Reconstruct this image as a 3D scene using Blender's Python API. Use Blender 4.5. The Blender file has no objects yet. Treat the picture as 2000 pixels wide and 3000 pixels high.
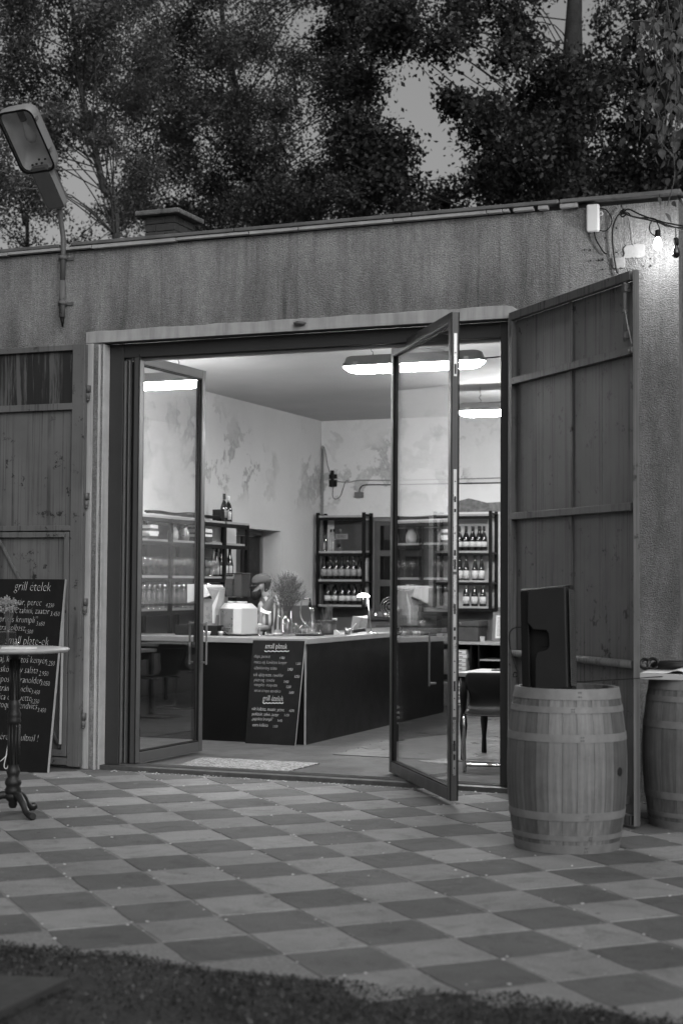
import bpy, math, random
import numpy as np
from mathutils import Vector, Matrix
random.seed(7); rng = np.random.default_rng(7)
S = bpy.context.scene
COL = S.collection
R = math.radians

# ------------------------------------------------------------------ camera
FPX, YAW, PIT, ROL = 4536.25, -0.3839, 0.0461, 0.0065
CAM = Vector((0.0, -11.0868, 1.5342))
_cy, _sy, _cp, _sp, _cr, _sr = math.cos(YAW), math.sin(YAW), math.cos(PIT), math.sin(PIT), math.cos(ROL), math.sin(ROL)
FW = Vector((_sy*_cp, _cy*_cp, _sp)); _r = Vector((_cy, -_sy, 0)); _u = _r.cross(FW)
RT = _cr*_r + _sr*_u; UP = -_sr*_r + _cr*_u
cd = bpy.data.cameras.new('camera'); cam = bpy.data.objects.new('camera', cd); COL.objects.link(cam)
cam.matrix_world = Matrix(((RT.x, UP.x, -FW.x, CAM.x), (RT.y, UP.y, -FW.y, CAM.y), (RT.z, UP.z, -FW.z, CAM.z), (0, 0, 0, 1)))
cd.sensor_fit = 'HORIZONTAL'; cd.sensor_width = 24.0; cd.lens = FPX/2000*24
cd.clip_start = 0.1; cd.clip_end = 2000
cd.dof.use_dof = True; cd.dof.focus_distance = 12.8; cd.dof.aperture_fstop = 2.2
S.camera = cam

# ------------------------------------------------------------------ sky, sun, exposure
SUN_EL, SUN_AZ = 26, 136        # azimuth clockwise from +y: high soft light from the right, behind the viewer
wd = bpy.data.worlds.new('World'); S.world = wd; wd.use_nodes = True
_n = wd.node_tree.nodes; _l = wd.node_tree.links
sky = _n.new('ShaderNodeTexSky'); sky.sky_type = 'NISHITA'; sky.sun_disc = False
sky.sun_elevation = R(SUN_EL); sky.sun_rotation = R(SUN_AZ); sky.air_density = 1.5; sky.dust_density = 6.0; sky.ozone_density = 1.0
bw = _n.new('ShaderNodeRGBToBW'); _l.new(sky.outputs[0], bw.inputs[0])
bg = _n['Background']; _l.new(bw.outputs[0], bg.inputs[0]); bg.inputs[1].default_value = 0.052
sd = bpy.data.lights.new('sun', 'SUN'); sd.energy = 0.46; sd.angle = R(70); sd.color = (1, 1, 1)
sun = bpy.data.objects.new('sun', sd); COL.objects.link(sun)
_d = Vector((math.sin(R(SUN_AZ))*math.cos(R(48)), math.cos(R(SUN_AZ))*math.cos(R(48)), math.sin(R(48))))
sun.rotation_euler = _d.to_track_quat('Z', 'Y').to_euler(); sun.location = (8, -8, 12)
vs = S.view_settings; vs.view_transform = 'Standard'; vs.look = 'None'; vs.gamma = 1; vs.exposure = 1.0; vs.use_curve_mapping = False
S.render.engine = 'CYCLES'
S.cycles.max_bounces = 10; S.cycles.transparent_max_bounces = 24; S.cycles.glossy_bounces = 5; S.cycles.diffuse_bounces = 4
S.cycles.sample_clamp_indirect = 6; S.cycles.use_denoising = True
S.cycles.caustics_reflective = False; S.cycles.caustics_refractive = False

# ------------------------------------------------------------------ geometry helpers
def at(px, py, X=None, Y=None, Z=None, D=None):
    """the point of the place that a point of the 2000x3000 photograph shows, once its plane or depth is known"""
    d = FW + RT*((px-1000)/FPX) - UP*((py-1500)/FPX)
    if X is not None: t = (X-CAM.x)/d.x
    elif Y is not None: t = (Y-CAM.y)/d.y
    elif Z is not None: t = (Z-CAM.z)/d.z
    else: t = D
    return CAM + d*t
def V(*a): return Vector(a)

class MB:
    def __init__(s): s.v = []; s.f = []; s.s = []
    def add(s, vs, fs, smooth=False):
        b = len(s.v); s.v += [tuple(v) for v in vs]; s.f += [tuple(i+b for i in f) for f in fs]; s.s += [smooth]*len(fs); return s
    def box(s, x0, x1, y0, y1, z0, z1):
        return s.add([(x, y, z) for x in (x0, x1) for y in (y0, y1) for z in (z0, z1)], [(0, 1, 3, 2), (4, 6, 7, 5), (0, 4, 5, 1), (2, 3, 7, 6), (0, 2, 6, 4), (1, 5, 7, 3)])
    def obox(s, c, a, b, d):
        c, a, b, d = Vector(c), Vector(a), Vector(b), Vector(d)
        if a.cross(b).dot(d) < 0: a = -a
        return s.add([c+i*a+j*b+k*d for i in (-1, 1) for j in (-1, 1) for k in (-1, 1)], [(0, 1, 3, 2), (4, 6, 7, 5), (0, 4, 5, 1), (2, 3, 7, 6), (0, 2, 6, 4), (1, 5, 7, 3)])
    def bar(s, p, q, w, h, up=(0, 0, 1)):
        p, q, up = Vector(p), Vector(q), Vector(up); d = (q-p); L = d.length; d.normalize()
        a = d.cross(up); a = a.normalized() if a.length > 1e-6 else Vector((1, 0, 0)); b = a.cross(d).normalized()
        return s.obox((p+q)/2, d*(L/2), a*(w/2), b*(h/2))
    def tube(s, pts, r, n=8, caps=True, smooth=True):
        pts = [Vector(p) for p in pts]; rs = r if isinstance(r, (list, tuple)) else [r]*len(pts)
        b = len(s.v); prev = None; m = len(pts)
        for i, p in enumerate(pts):
            t = (pts[min(i+1, m-1)]-pts[max(i-1, 0)]).normalized()
            if prev is None: a = t.orthogonal().normalized()
            else:
                a = prev - t*prev.dot(t); a = a.normalized() if a.length > 1e-6 else t.orthogonal().normalized()
            prev = a; c = t.cross(a)
            for k in range(n):
                w = 2*math.pi*k/n; s.v.append(tuple(p+(a*math.cos(w)+c*math.sin(w))*rs[i]))
        for i in range(m-1):
            for k in range(n):
                s.f.append((b+i*n+k, b+i*n+(k+1) % n, b+(i+1)*n+(k+1) % n, b+(i+1)*n+k)); s.s.append(smooth)
        if caps:
            s.f.append(tuple(b+k for k in reversed(range(n)))); s.f.append(tuple(b+(m-1)*n+k for k in range(n))); s.s += [False, False]
        return s
    def cyl(s, p, q, r, r1=None, n=16): return s.tube([p, q], [r, r if r1 is None else r1], n)
    def lathe(s, prof, c=(0, 0, 0), n=16, smooth=True, a0=0.0, a1=2*math.pi, sx=1, sy=1):
        full = abs(a1-a0-2*math.pi) < 1e-6; m = n if full else n+1; b = len(s.v)
        for (r, z) in prof:
            for k in range(m):
                w = a0+(a1-a0)*k/n; s.v.append((c[0]+r*math.cos(w)*sx, c[1]+r*math.sin(w)*sy, c[2]+z))
        for i in range(len(prof)-1):
            for k in range(n):
                k2 = (k+1) % m; s.f.append((b+i*m+k, b+i*m+k2, b+(i+1)*m+k2, b+(i+1)*m+k)); s.s.append(smooth)
        return s
    def prism(s, poly, o, ux, uy, uz):
        """extrude a 2D outline: points o + x*ux + y*uy, thickness uz"""
        o, ux, uy, uz = Vector(o), Vector(ux), Vector(uy), Vector(uz); n = len(poly)
        vs = [o+ux*x+uy*y for x, y in poly]; vs += [v+uz for v in vs]
        area = sum(poly[i][0]*poly[(i+1) % n][1]-poly[(i+1) % n][0]*poly[i][1] for i in range(n))
        flip = (area > 0) == (ux.cross(uy).dot(uz) > 0)
        fs = [tuple(range(n)), tuple(range(2*n-1, n-1, -1))] + [(i, i+n, (i+1) % n+n, (i+1) % n) for i in range(n)]
        if flip: fs = [tuple(reversed(f)) for f in fs]
        return s.add(vs, fs)
    def mesh(s, name):
        me = bpy.data.meshes.new(name); me.from_pydata(s.v, [], s.f); me.polygons.foreach_set('use_smooth', s.s); me.update(); return me
    def build(s, name, mat, parent=None, bevel=0, local=False, kind=None, seg=2):
        return link(name, s.mesh(name), mat, parent, bevel, local, kind, seg)
ORG = {}
def link(name, me, mat, parent=None, bevel=0, local=False, kind=None, seg=2):
    o = bpy.data.objects.new(name, me); COL.objects.link(o)
    if mat is not None:
        me.materials.clear(); me.materials.append(mat)
    org = Vector((0, 0, 0))
    if parent is not None:
        o.parent = parent
        if local: org = ORG.get(parent, Vector())
        else: o.location = -ORG.get(parent, Vector())
    ORG[o] = org
    if bevel:
        b = o.modifiers.new('bevel', 'BEVEL'); b.width = bevel; b.segments = seg; b.limit_method = 'ANGLE'; b.angle_limit = R(40)
    if kind: o['kind'] = kind
    return o
def tag(o, label, cat=None, group=None):
    o['label'] = label
    if cat: o['category'] = cat
    if group: o['group'] = group
    return o
def thing(name, label, cat, loc=(0, 0, 0), rz=0.0, group=None):
    o = bpy.data.objects.new(name, None); COL.objects.link(o); o.empty_display_size = 0.1
    o.location = loc; o.rotation_euler = (0, 0, rz); ORG[o] = Vector(loc); return tag(o, label, cat, group)
def kids(o): return [c for c in bpy.data.objects if c.parent == o]
def dup(o, loc=None, rz=None, label=None, group=None, parent=None):
    c = o.copy(); COL.objects.link(c); c.parent = parent
    if loc is not None: c.location = loc
    if rz is not None: c.rotation_euler = (0, 0, rz)
    if label: c['label'] = label
    if group: c['group'] = group
    for ch in o.children: dup(ch, parent=c)
    return c
def text(name, s, mat, parent, o, ux, uy, size, align='LEFT', shear=0.0, thin=-0.012, lift=0.0015, sx=1.0):
    cu = bpy.data.curves.new(name, 'FONT'); cu.body = s; cu.size = 1.0; cu.align_x = align; cu.shear = shear; cu.offset = thin; cu.resolution_u = 2
    t = bpy.data.objects.new(name, cu); COL.objects.link(t)
    me = bpy.data.meshes.new_from_object(t.evaluated_get(bpy.context.evaluated_depsgraph_get()))
    bpy.data.objects.remove(t); bpy.data.curves.remove(cu)
    ux, uy = Vector(ux).normalized(), Vector(uy).normalized(); nn = ux.cross(uy)
    for v in me.vertices:
        v.co = Vector(o)+ux*(v.co.x*size*sx)+uy*(v.co.y*size)+nn*lift
    me.update(); me.name = name
    return link(name, me, mat, parent)

# ------------------------------------------------------------------ materials (all neutral greys)
class G:
    def __init__(s, name):
        s.m = bpy.data.materials.new(name); s.m.use_nodes = True; s.t = s.m.node_tree; s.b = s.t.nodes['Principled BSDF']; s.out = s.t.nodes['Material Output']
    def n(s, ty, **kw):
        nd = s.t.nodes.new(ty)
        for k, v in kw.items(): setattr(nd, k, v)
        return nd
    def put(s, sock, v):
        if hasattr(v, 'is_output'): s.t.links.new(v, sock)
        elif v is not None: sock.default_value = v
    def pos(s, sc=(1, 1, 1), obj=False, off=(0, 0, 0)):
        mp = s.n('ShaderNodeMapping'); mp.inputs['Scale'].default_value = sc; mp.inputs['Location'].default_value = off
        s.t.links.new((s.n('ShaderNodeTexCoord').outputs['Object'] if obj else s.n('ShaderNodeNewGeometry').outputs['Position']), mp.inputs[0]); return mp.outputs[0]
    def noise(s, vec, scale=5, detail=4, rough=.55, dist=0):
        nd = s.n('ShaderNodeTexNoise'); s.put(nd.inputs['Vector'], vec)
        for k, v in (('Scale', scale), ('Detail', detail), ('Roughness', rough), ('Distortion', dist)): nd.inputs[k].default_value = v
        return nd.outputs['Fac']
    def vor(s, vec, scale=5, feat='F1'):
        nd = s.n('ShaderNodeTexVoronoi', feature=feat); s.put(nd.inputs['Vector'], vec); nd.inputs['Scale'].default_value = scale; return nd.outputs['Distance']
    def mr(s, x, a, b, c=0., d=1., smooth=False):
        nd = s.n('ShaderNodeMapRange'); nd.clamp = True
        if smooth: nd.interpolation_type = 'SMOOTHSTEP'
        s.put(nd.inputs[0], x)
        for i, v in enumerate((a, b, c, d)): s.put(nd.inputs[i+1], v)
        return nd.outputs[0]
    def op(s, o, a, b=0.0, c=None):
        nd = s.n('ShaderNodeMath', operation=o); s.put(nd.inputs[0], a); s.put(nd.inputs[1], b)
        if c is not None: s.put(nd.inputs[2], c)
        return nd.outputs[0]
    def mix(s, f, a, b):
        nd = s.n('ShaderNodeMix'); nd.data_type = 'FLOAT'; s.put(nd.inputs[0], f); s.put(nd.inputs[2], a); s.put(nd.inputs[3], b); return nd.outputs[0]
    def rand(s): return s.n('ShaderNodeObjectInfo').outputs['Random']
    def sep(s, vec, i):
        nd = s.n('ShaderNodeSeparateXYZ'); s.put(nd.inputs[0], vec); return nd.outputs[i]
    def bump(s, h, strength=.4, dist=.01):
        nd = s.n('ShaderNodeBump'); nd.inputs['Strength'].default_value = strength; nd.inputs['Distance'].default_value = dist; s.put(nd.inputs['Height'], h)
        s.t.links.new(nd.outputs[0], s.b.inputs['Normal'])
    def done(s, col, rough=.6, metal=0., spec=.5):
        if hasattr(col, 'is_output'):
            cb = s.n('ShaderNodeCombineColor'); [s.t.links.new(col, cb.inputs[i]) for i in range(3)]; s.t.links.new(cb.outputs[0], s.b.inputs['Base Color'])
        else: s.b.inputs['Base Color'].default_value = (col, col, col, 1)
        s.put(s.b.inputs['Roughness'], rough); s.put(s.b.inputs['Metallic'], metal); s.put(s.b.inputs['Specular IOR Level'], spec)
        return s.m
def mat(name, val, rough=.6, metal=0., var=.15, vscale=6, bump=0., bscale=80, bdist=.004, streak=0., ss=(14, 14, .7), rnd=0., obj=False, spec=.5):
    g = G(name); c = val; p = g.pos(obj=obj)
    if var: c = g.op('MULTIPLY', g.mr(g.noise(p, vscale, 5, .6), .25, .75, 1-var, 1+var), c)
    if streak: c = g.op('MULTIPLY', c, g.mr(g.noise(g.pos(ss, obj=obj), 1.0, 4, .6), .42, .7, 1., 1-streak))
    if rnd: c = g.op('MULTIPLY', c, g.mr(g.rand(), 0, 1, 1-rnd, 1+rnd))
    if bump: g.bump(g.noise(p, bscale, 3, .6), bump, bdist)
    r = g.mr(g.noise(p, vscale*1.7, 3), .3, .7, max(rough-.08, .02), min(rough+.08, 1)) if rough > .12 else rough
    return g.done(c, r, metal, spec)
def emit(name, st):
    g = G(name); g.b.inputs['Base Color'].default_value = (.8, .8, .8, 1); g.b.inputs['Emission Color'].default_value = (1, 1, 1, 1); g.b.inputs['Emission Strength'].default_value = st; return g.m
def glassmat(name, tint=.95, surf=2, rough=0.0):
    """thin glass: Fresnel reflection of `surf` surfaces over a clear sheet"""
    g = G(name); lw = g.n('ShaderNodeLayerWeight'); lw.inputs[0].default_value = .5
    F = g.op('MULTIPLY_ADD', g.op('POWER', lw.outputs['Facing'], 5.0), .96, .042)
    Rr = g.op('SUBTRACT', 1.0, g.op('POWER', g.op('SUBTRACT', 1.0, F), float(surf)))
    tr = g.n('ShaderNodeBsdfTransparent'); tr.inputs[0].default_value = (tint, tint, tint, 1)
    gl = g.n('ShaderNodeBsdfAnisotropic') if False else g.n('ShaderNodeBsdfGlossy'); gl.inputs['Color'].default_value = (1, 1, 1, 1); gl.inputs['Roughness'].default_value = rough
    mx = g.n('ShaderNodeMixShader'); g.put(mx.inputs[0], Rr); g.t.links.new(tr.outputs[0], mx.inputs[1]); g.t.links.new(gl.outputs[0], mx.inputs[2])
    g.t.links.new(mx.outputs[0], g.out.inputs[0]); return g.m

def m_stucco():
    g = G('stucco'); p = g.pos(); z = g.sep(p, 2)
    big = g.noise(p, 1.1, 5, .6); st = g.noise(g.pos((3.6, 3.6, .55)), 1.0, 6, .72, .3); fine = g.noise(p, 22, 3, .6)
    c = g.op('MULTIPLY', .37, g.mr(big, .3, .7, .74, 1.22))
    c = g.op('MULTIPLY', c, g.mr(st, .40, .68, 1.08, .66))
    c = g.op('MULTIPLY', c, g.mr(fine, .3, .7, .88, 1.12)); c = g.op('MULTIPLY', c, g.mr(g.noise(p, 70, 3, .65), .3, .7, .70, 1.26))
    thin = g.op('MULTIPLY', g.mr(g.noise(g.pos((15, 15, .45)), 1.0, 5, .7, .2), .54, .68, 0, 1), g.mr(g.noise(g.pos((1.3, 1.3, 2.2)), 1.0, 4, .6), .42, .58, 0, 1))
    c = g.op('MULTIPLY', c, g.mr(thin, 0, 1, 1, .6))
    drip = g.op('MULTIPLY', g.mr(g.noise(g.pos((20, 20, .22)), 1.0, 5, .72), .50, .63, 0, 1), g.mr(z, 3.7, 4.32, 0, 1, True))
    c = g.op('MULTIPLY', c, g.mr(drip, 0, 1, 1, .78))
    pale = g.mr(g.noise(g.pos((2.2, 2.2, 1.2)), 2.4, 6, .7), .60, .72, 0, 1)       # lighter flaking spots low on the wall
    c = g.mix(g.op('MULTIPLY', pale, g.mr(z, 3.3, 3.95, .55, .05)), c, .40)
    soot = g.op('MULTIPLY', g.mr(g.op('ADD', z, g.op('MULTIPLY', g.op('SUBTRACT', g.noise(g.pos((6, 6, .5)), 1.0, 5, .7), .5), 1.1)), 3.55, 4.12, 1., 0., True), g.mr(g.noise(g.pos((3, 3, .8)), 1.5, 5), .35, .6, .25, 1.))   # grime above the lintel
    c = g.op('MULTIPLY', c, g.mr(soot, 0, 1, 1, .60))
    h = g.op('ADD', g.noise(p, 120, 3, .6), g.op('MULTIPLY', g.vor(p, 130), .5))
    g.bump(h, 1.0, .022); return g.done(c, .92, 0, .2)
def m_gate(name, base, rust=.5, pale=0):
    g = G(name); p = g.pos(); s1 = g.op('MAXIMUM', g.mr(g.noise(g.pos((46, 46, .30)), 1.0, 5, .75), .545, .63, 0, 1), g.mr(g.noise(g.pos((12, 12, .22)), 1.0, 6, .7, .15), .525, .63, 0, .8)); s2 = g.noise(g.pos((9, 9, .9)), 1.0, 6, .7, .4)
    c = g.op('MULTIPLY', base, g.mr(g.noise(p, 2.5, 4), .3, .7, .85, 1.15))
    s1 = g.op('MULTIPLY', s1, g.mr(g.noise(g.pos((4.5, 4.5, 1.6)), 1.0, 5, .65), .36, .56, .2, 1.)); c = g.op('MULTIPLY', c, g.mr(s1, 0, 1, 1.05, 1-rust))
    blot = g.mr(g.noise(p, 8, 8, .74), .595, .625, 0, 1)
    c = g.mix(g.op('MULTIPLY', blot, g.mr(s2, .38, .5, 0, 1)), c, .018)
    if pale: c = g.mix(g.mr(g.noise(g.pos((11, 11, .7)), 1.3, 6, .75, .5), .50, .58, 0, .85), c, pale)
    g.bump(g.noise(p, 40, 5, .7), .15, .003); return g.done(c, .62, 0, .4)
def m_wall_in():
    g = G('interior_plaster'); p = g.pos(); z = g.sep(p, 2)
    c = g.op('MULTIPLY', .58, g.mr(g.noise(p, 1.3, 5), .3, .7, .95, 1.05))
    zone = g.op('MULTIPLY', g.mr(z, 2.35, 2.75, 0, 1, True), g.mr(z, 3.3, 3.62, 1, .25, True))
    n = g.noise(p, 2.3, 9, .66, .35); msk = g.mr(g.noise(g.pos(off=(3.1, 1.7, .4)), .9, 3), .40, .52, 0, 1)
    ring = g.op('MULTIPLY', msk, g.op('MULTIPLY', g.mr(n, .51, .54, 0, 1), g.mr(n, .56, .66, 1, .45)))
    c = g.op('MULTIPLY', c, g.op('SUBTRACT', 1.0, g.op('MULTIPLY', g.op('MULTIPLY', ring, zone), g.mr(g.noise(p, 16, 5, .7), .3, .7, .20, .54))))
    c = g.op('MULTIPLY', c, g.mr(g.noise(p, 30, 4, .7), .2, .8, .95, 1.03))
    w = g.mr(g.op('ADD', z, g.op('MULTIPLY', g.op('SUBTRACT', g.noise(p, 8), .5), .012)), 1.245, 1.25, 1, 0)      # dado painted darker
    c = g.mix(w, c, .17)
    g.bump(g.noise(p, 35, 4, .6), .25, .006); return g.done(c, .8, 0, .3)
def m_tile(name, base):
    g = G(name); p = g.pos(); c = g.op('MULTIPLY', base, g.mr(g.rand(), 0, 1, .9, 1.1))
    c = g.op('MULTIPLY', c, g.mr(g.noise(p, 3.2, 6, .65), .3, .7, .9, 1.1)); c = g.op('MULTIPLY', c, g.mr(g.noise(p, 150, 2, .6), .3, .7, .74, 1.22))
    c = g.mix(g.op('MULTIPLY', g.mr(g.vor(p, 6.3), .05, .10, .75, 0), g.mr(g.noise(p, 2.1, 3), .5, .56, 0, 1)), c, .03); c = g.op('MULTIPLY', c, g.mr(g.noise(p, 5.5, 6, .75, .8), .50, .66, 1, .72))                     # gum and oil spots
    c = g.op('MULTIPLY', c, g.mr(g.noise(p, .9, 5, .65, .5), .35, .65, .84, 1.1)); c = g.mix(g.mr(g.noise(p, 7, 7, .7, .6), .60, .74, 0, .35), c, .30)                  # pale lime dust
    g.bump(g.noise(p, 190, 2, .6), .35, .003); return g.done(c, .85, 0, .3)
def m_wood(name, base, axis=2, rnd=.18, rough=.65, grain=.35):
    g = G(name); sc = [38, 38, 38]; sc[axis] = 1.6; p = g.pos(sc, obj=True); nz = g.noise(p, 1.0, 5, .65, .3)
    c = g.op('MULTIPLY', base, g.mr(nz, .3, .7, 1+grain*.6, 1-grain)); c = g.op('MULTIPLY', c, g.mr(g.rand(), 0, 1, 1-rnd, 1+rnd))
    c = g.op('MULTIPLY', c, g.mr(g.noise(g.pos(), 6, 5, .65), .3, .7, .8, 1.18)); c = g.mix(g.mr(g.noise(g.pos((7, 7, 2)), 1.5, 6, .7), .64, .72, 0, .6), c, base*.35)
    g.bump(nz, .3, .003); return g.done(c, rough, 0, .4)
def m_floor_in():
    g = G('interior_boards'); p = g.pos((.8, 14, 1)); c = g.op('MULTIPLY', .11, g.mr(g.noise(p, 1.2, 6, .7), .3, .7, .8, 1.2)); c = g.op('MULTIPLY', c, g.mr(g.rand(), 0, 1, .88, 1.12))
    c = g.op('MULTIPLY', c, g.mr(g.noise(g.pos(), 2.2, 6, .7), .3, .7, .75, 1.2)); return g.done(c, g.mr(g.noise(g.pos(), 5, 5), .3, .7, .25, .5), 0, .5)
def m_leaf(name, base, tr=.35):
    g = G(name); p = g.pos(); c = g.op('MULTIPLY', base, g.mr(g.noise(p, 1.1, 4, .6), .3, .7, .55, 1.5)); c = g.op('MULTIPLY', c, g.mr(g.noise(p, 14, 2), .25, .75, .55, 1.5))
    g.done(c, .5, 0, .35); tl = g.n('ShaderNodeBsdfTranslucent'); cb = g.b.inputs['Base Color'].links[0].from_socket; g.t.links.new(cb, tl.inputs[0])
    mx = g.n('ShaderNodeMixShader'); mx.inputs[0].default_value = tr; g.t.links.new(g.b.outputs[0], mx.inputs[1]); g.t.links.new(tl.outputs[0], mx.inputs[2]); g.t.links.new(mx.outputs[0], g.out.inputs[0]); return g.m
def m_rug():
    g = G('rug_pattern'); p = g.pos(); n = g.noise(p, 26, 4, .8, 1.5); v = g.vor(p, 16)
    c = g.mix(g.mr(n, .47, .53, 0, 1), .05, .42); c = g.mix(g.mr(v, .2, .3, 0, .5), c, .2); g.bump(g.noise(p, 120, 2), .5, .006); return g.done(c, .95, 0, .1)
def m_stripes():
    g = G('striped_cotton'); x = g.sep(g.pos(obj=True), 0); y = g.sep(g.pos(obj=True), 1); a = g.op('ADD', g.op('MULTIPLY', x, 1.0), g.op('MULTIPLY', y, .25))
    w = g.op('FRACT', g.op('MULTIPLY', a, 17.0)); c = g.mix(g.mr(w, .48, .52, 0, 1), .08, .36); c = g.mix(g.op('MULTIPLY', g.mr(w, .70, .73, 0, 1), g.mr(w, .80, .83, 1, 0)), c, .50)
    g.bump(g.noise(g.pos(obj=True), 22, 3), .5, .01); return g.done(c, .9, 0, .2)
def m_beans():
    g = G('coffee_beans'); v = g.vor(g.pos(), 170); c = g.mr(v, .1, .6, .014, .003); g.bump(v, .8, .008); return g.done(c, .35, 0, .5)

MT = dict(
 stucco=m_stucco(), gate=m_gate('gate_paint', .108, .6), gate_dark=m_gate('gate_paint_weathered', .122, .76), rustpanel=m_gate('rusted_panel', .016, .4, .10),
 trim=mat('cream_trim', .36, .75, var=.12, vscale=5, streak=.28, ss=(16, 16, 1.6), bump=.2), reveal=mat('white_reveal', .46, .8, var=.14, vscale=9, streak=.2, bump=.3, bscale=40),
 frame=mat('dark_frame', .030, .5, var=.1, vscale=3), leaf_frame=mat('door_leaf_paint', .06, .42, var=.08, vscale=3), litter_d=mat('dark_litter', .018, .85, var=.4, vscale=30), litter_m=mat('dry_litter', .07, .85, var=.4, vscale=30), frame_black=mat('gasket_black', .007, .5, var=0, spec=.2), frame_grey=mat('grey_anodised', .14, .38, .3, var=.06), alu=mat('steel_plate', .42, .3, .8, var=.1, obj=True), hole=mat('dark_slot', .006, .6, var=0),
 sill=mat('worn_sill', .09, .45, .4, var=.4, vscale=9), flash=mat('zinc_flashing', .16, .5, .4, var=.3, vscale=6), drip=mat('pale_drip', .34, .7, var=.3, vscale=8), roof=mat('roof_felt', .07, .9, var=.2),
 tile_l=m_tile('paver_light', .215), tile_d=m_tile('paver_dark', .105), sand=mat('joint_sand', .17, .95, var=.4, vscale=60, bump=.6, bscale=220), soil=mat('soil', .03, .95, var=.45, vscale=9, bump=.8, bscale=30, bdist=.03),
 grass=m_leaf('grass_blades', .028, .25), crumb=mat('pale_crumbs', .36, .9, var=.2, obj=True, rnd=.3), slab=mat('dark_slab', .035, .8, var=.2, vscale=14, bump=.3),
 wall_in=m_wall_in(), ceil=mat('ceiling_white', .42, .85, var=.08, vscale=1.2, bump=.12, bscale=20), floor_in=m_floor_in(), floor_slab=mat('vinyl_floor', .066, .42, var=.22, vscale=2.5, bump=.06, bscale=60), rug=m_rug(),
 black=mat('black_laminate', .004, .36, var=.1, vscale=2.5, spec=.22), board=mat('blackboard', .007, .7, var=.3, vscale=5, spec=.2), chalk=mat('chalk', .62, .95, var=.2, vscale=90), chalk2=mat('faint_chalk', .36, .95, var=.35, vscale=90), ply=mat('ply_edge', .30, .7, var=.15),
 ctop=mat('counter_top', .20, .38, var=.12, vscale=5), shelfwood=mat('pale_shelf_board', .32, .5, var=.12), shelfframe=mat('black_steel', .006, .55, var=.1, spec=.15), panel=mat('grey_back_panel', .05, .7, var=.1),
 barrel=m_wood('oak_stave', .132, 2, .36), hoop=mat('dull_hoop', .17, .6, .1, var=.22, vscale=12, bump=.15), oakhead=m_wood('oak_head', .16, 0), iron=mat('cast_iron', .012, .5, .2, var=.2, vscale=20, bump=.2, bscale=60), ttop=mat('stone_top', .36, .45, var=.1),
 tv=mat('tv_plastic', .009, .5, var=.1, spec=.25), tvcover=mat('tv_rear_shell', .016, .45, var=.15, spec=.4), tvside=mat('tv_grille', .05, .5, var=.1, bump=.5, bscale=300), cable=mat('black_cable', .007, .55, var=0, spec=.2), white=mat('white_plastic', .42, .4, var=.03, vscale=3), patch=mat('white_filler', .25, .9, var=.15, vscale=20, bump=.6, bscale=50), paper=mat('paper', .66, .8, var=.05, obj=True),
 glass=glassmat('pane_glass', .93, 2), clear=glassmat('clear_glass', .93, 2.2, .02), hopper=glassmat('hopper_plastic', .85, .8, .02), bottle=mat('dark_bottle_glass', .008, .06, var=0, spec=.8), label=mat('bottle_label', .55, .8, var=.15, obj=True, vscale=30), label2=mat('grey_label', .25, .8, var=.2, obj=True, vscale=30), foil=mat('dark_foil', .02, .35, var=0), foil_w=mat('white_foil', .6, .4, var=0),
 chrome=mat('chrome', .62, .12, 1., var=0), lampgrey=mat('lamp_housing', .21, .5, var=.1), lampdark=mat('lamp_cover', .10, .55, var=.12), tube=emit('lit_diffuser', 92), bulb=emit('lit_bulb', 60), deskglow=emit('desk_lamp_shade', 11), flame=emit('tealight_flame', 12), led=emit('led_beads', .7),
 steel=mat('brushed_steel', .30, .3, .85, var=.1), eye=mat('eye_dark', .01, .2, var=0), espresso=mat('grey_enamel', .16, .3, var=.06), beans=m_beans(), skin=mat('skin', .18, .55, var=.1, obj=True), hair=mat('dark_hair', .008, .6, var=.3, vscale=40, obj=True, bump=.6, bscale=160), cap=mat('cap_cloth', .075, .9, var=.15, obj=True, bump=.3, bscale=200), capdark=mat('cap_cloth_dark', .022, .9, var=.15, obj=True), shirt=m_stripes(), trousers=mat('dark_trousers', .03, .85, var=.1),
 woodd=mat('dark_wood', .06, .55, var=.2, vscale=5), woodm=mat('grey_wood_paint', .15, .6, var=.15, vscale=6), darkpane=mat('dark_pane', .012, .05, var=.3, vscale=14, spec=.8), doorin=mat('dark_door', .012, .6, var=.2), 
 leafA=m_leaf('birch_leaves', .10, .4), leafB=m_leaf('poplar_leaves', .075, .4), leafC=m_leaf('maple_leaves', .035, .25), leafV=m_leaf('vine_leaves', .085, .3), bark=mat('bark', .03, .9, var=.4, vscale=9, bump=.7, bscale=30, bdist=.02), barkpale=mat('pale_bark', .085, .9, var=.35, vscale=9, bump=.5, bscale=30), flower=mat('dried_flowers', .30, .9, var=.5, vscale=40), stem=mat('dry_stems', .09, .9, var=.2), brick=mat('dark_brick', .04, .9, var=.25, vscale=12, rnd=.25, bump=.4), mortar=mat('mortar', .10, .95, var=.2), capstone=mat('chimney_slab', .13, .95, var=.4, vscale=10, bump=.6, bscale=25, bdist=.02),
 pot=mat('glazed_pot', .05, .25, var=.15, vscale=9), cake=mat('dark_cake', .02, .8, var=.2), wood=mat('table_wood', .30, .45, var=.15), seat=mat('black_shell', .004, .5, var=0, spec=.15), carton=mat('carton', .24, .8, var=.1), ink=mat('print_ink', .03, .8, var=0), picture=mat('printed_picture', .14, .7, var=.6, vscale=14), reflector=mat('lamp_reflector', .8, .4, .1, var=.25), frost=mat('frosted_bulb', .6, .3, var=0), shoe=mat('black_leather', .012, .35, var=.1), trunk_case=mat('old_trunk', .05, .6, var=.3, vscale=12),
)
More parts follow.
